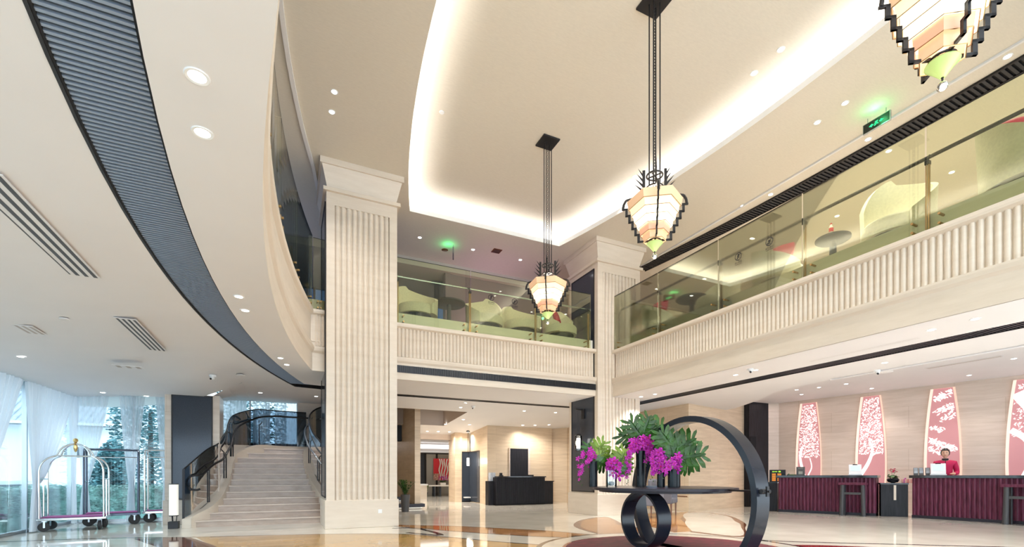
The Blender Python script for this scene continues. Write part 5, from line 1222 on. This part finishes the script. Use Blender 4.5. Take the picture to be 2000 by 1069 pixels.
# ================= BACK LOBBY =================
pp = thing('potted_plant', 'bushy green plant in a tall dark grey pot beside the near column', 'potted plant', (3.08,13.75,0))
obj('pot', MB().lathe([(.001,0),(.10,0),(.135,.50),(.12,.50),(.11,.46),(.001,.46)], n=24), 'pot_grey', pp, True)
mb = MB(); st2 = MB(); rr = random.Random(5)
for k in range(16):
    a = rr.uniform(0,6.3); l_ = rr.uniform(.28,.46); tip = (math.cos(a)*rr.uniform(.08,.24), math.sin(a)*rr.uniform(.08,.24), .48+l_); P = smoothpts([(0,0,.44),(tip[0]*.4,tip[1]*.4,.48+l_*.5),tip], 6); st2.tube(P, .006, 5)
    for q in P[3:]:
        for _ in range(3): M = Matrix.Rotation(rr.uniform(0,6.3), 3, 'Z') @ Matrix.Rotation(rr.uniform(-.8,.3), 3, 'Y'); mb.add([Vector(q)+M @ Vector(v) for v in ((0,0,0),(.04,-.018,.0),(.09,0,-.005),(.04,.018,.0))], [(0,1,2,3)])
obj('stems', st2, 'leaf', pp); obj('foliage', mb, 'leaf', pp)
bn_ = thing('stepped_plinth', 'low dark stepped plinth with light strips at the foot of the stone wall', 'plinth', (3.3,14.9,0))
obj('step', MB().box(-.9,.62,-.15,.35,.06,.16), 'slab_wood', bn_); obj('step', MB().box(-.9,.15,.4,.9,.26,.36), 'slab_wood', bn_); obj('riser', MB().box(-.85,.5,-.05,.9,0,.06).box(-.85,.1,.5,.9,.16,.26), 'travertine', bn_)
obj('light_strip', MB().box(-.85,.55,-.12,-.10,.035,.055).box(-.85,.1,.43,.45,.235,.255), 'lamp_paper', bn_)
dk = thing('bell_desk', 'black fluted service desk in the back lobby with a lower wing on the right', 'desk', (7.5,15.62,0))
obj('body', MB().box(-.93,1.02,-.32,.22,.04,.98), 'black_counter', dk); mb = MB(); ribs(mb, (-.93,-.32), (1.02,-.32), 46, .019, .05, .97); obj('fluted_front', mb, 'black_counter', dk, True)
obj('countertop', MB().box(-.86,1.05,-.36,.25,.98,1.02), 'black_stone', dk); obj('lower_wing', MB().box(1.02,1.42,-.22,.4,.04,.82).box(1.0,1.45,-.25,.43,.82,.85), 'black_counter', dk); obj('plinth', MB().box(-.88,1.38,-.28,.2,0,.04), 'void_black', dk)
bx_ = tag(obj('patterned_box', MB().box(-.11,.11,-.06,.06,0,.30), 'speckle', None, False, (6.56,15.62,.85), .2), 'small patterned white and blue box at the left end of the black service desk', 'box')
dk2 = obj('side_stand', MB().box(-.14,.14,-.14,.14,0,.85), 'black_counter', None, False, (6.52,15.65,0)); tag(dk2, 'narrow black stand under the patterned box left of the service desk', 'stand')
tag(obj('desk_phone', MB().box(-.06,.06,-.06,.06,0,.04).box(-.05,.05,.0,.04,.04,.12), 'black_metal', None, False, (6.95,15.7,1.02)), 'small black device on the left of the black service desk', 'device')
tag(obj('card_holder', MB().box(-.10,.10,-.03,.03,0,.05), 'black_metal', None, False, (8.1,15.6,1.02)), 'low dark card holder on the right of the black service desk', 'card holder')
# far room
def frame_panel(x0, x1, label, m='art_grey', z1=2.2):
    f = thing('partition_panel', label, 'partition', ((x0+x1)/2, 24.2, 0)); h = (x1-x0)/2
    obj('infill', MB().box(-h,h,-.01,.01,0,z1), m, f); obj('frame', MB().box(-h,-h+.05,-.03,.03,0,z1).box(h-.05,h,-.03,.03,0,z1).box(-h,h,-.03,.03,z1-.05,z1), 'black_metal', f)
frame_panel(5.3,6.45,'dark glass partition at the far left of the farthest room','dark_panel'); frame_panel(6.45,7.05,'grey framed panel left of the red and white picture'); frame_panel(7.05,8.0,'grey framed panel behind the red and white picture'); frame_panel(8.0,8.38,'dark narrow partition right of the red and white picture','dark_panel')
W('trim_8', 2.2,8.4,24.0,24.3,2.22,2.30,'white_paint'); tag(obj('cove_light_strip', MB().box(2.4,8.3,23.85,23.95,2.42,2.62), 'white_glow'), 'bright white light band across the top of the farthest room', 'light strip')
ar = thing('wall_picture', 'red picture with wavy white stripes in the farthest room', 'picture', (7.15,24.1,.80))
obj('red_ground', MB().box(-.30,.80,-.01,.01,.0,1.12), 'art_red', ar); mb = MB()
for k in range(6):
    P = [(-.0+.13*k+.035*math.sin(j*1.1+k), -.014, .02+j*.12) for j in range(10)]
    for (x0,y0,z0),(x1,y1,z1) in zip(P[:-1], P[1:]): mb.quad((x0,y0,z0),(x0+.07,y0,z0),(x1+.07,y1,z1),(x1,y1,z1))
obj('white_waves', mb, 'art_white', ar); obj('patterned_square', MB().box(-.30,-.02,-.016,-.008,.0,.34), 'art_pattern', ar)
cs = thing('console_table', 'white topped console table under the red picture', 'console table', (7.15,23.5,0)); obj('top', MB().box(-.75,.75,-.2,.2,.50,.56), 'art_white', cs)
for x in (-.45,-.15,.5): obj('leg', MB().box(x-.04,x+.04,-.15,.15,0,.50), 'dark_panel', cs)
op = thing('orchid_pot', 'magenta orchid in a white pot on the far console table', 'potted orchid', (7.15,23.45,.56)); obj('pot', MB().box(-.14,.14,-.08,.08,0,.12), 'art_white', op, bevel=.01)
mb = MB(); rr = random.Random(8); leaves(mb, 90, lambda: (rr.gauss(0,.12), rr.uniform(-.1,.1), .34+rr.gauss(0,.07)), .06, .10, rr); obj('blossoms', mb, 'petal', op); mb = MB(); leaves(mb, 30, lambda: (rr.uniform(-.16,.16), rr.uniform(-.1,.1), rr.uniform(.12,.22)), .08, .14, rr); obj('leaves', mb, 'leaf', op)
op = thing('potted_plant', 'small light green plant left of the far console table', 'potted plant', (6.15,23.0,0)); obj('pot', MB().cyl((0,0,0),(0,0,.22),.08,.11,n=14), 'pot_grey', op); mb = MB(); leaves(mb, 80, lambda: (rr.gauss(0,.09), rr.gauss(0,.07), .42+rr.gauss(0,.1)), .07, .12, rr); obj('foliage', mb, 'leaf_light', op)
ck = thing('small_counter', 'pinkish stone counter with white top at the left of the farthest room', 'counter', (5.35,21.4,0)); obj('body', MB().box(-.5,.35,-.3,.3,0,.60), 'travertine', ck); obj('top', MB().box(-.52,.38,-.33,.33,.60,.66), 'white_paint', ck)

# ================= ROOM LIGHTS AND ADDED FILLS =================
light('cove_fill', 'AREA', (4.57,5.0,7.45), 0.001, (1,.93,.82), (0,0,0), shape='RECTANGLE', size=.1, size_y=.1) if False else None
light('left_lounge_blue_fill', 'POINT', (-1.5,13.0,6.2), 30, (.35,.55,1), shadow_soft_size=.4)  # cool fill added to turn the upper left lounge bluish, no real fitting
light('lounge_violet_fill', 'POINT', (5.5,12.9,5.6), 16, (.85,.45,.75), shadow_soft_size=.4)  # soft violet light added only to tint the back lounge
light('niche_lamp', 'AREA', (14.6,6.9,3.46), 12, (1,.78,.74), (0,0,0), shape='RECTANGLE', size=.3, size_y=8)
light('corner_uplight', 'SPOT', (9.05,9.95,.25), 60, (1,.9,.75), (math.radians(180-20),0,math.radians(100)), spot_size=math.radians(80), spot_blend=.8, shadow_soft_size=.05) if False else None
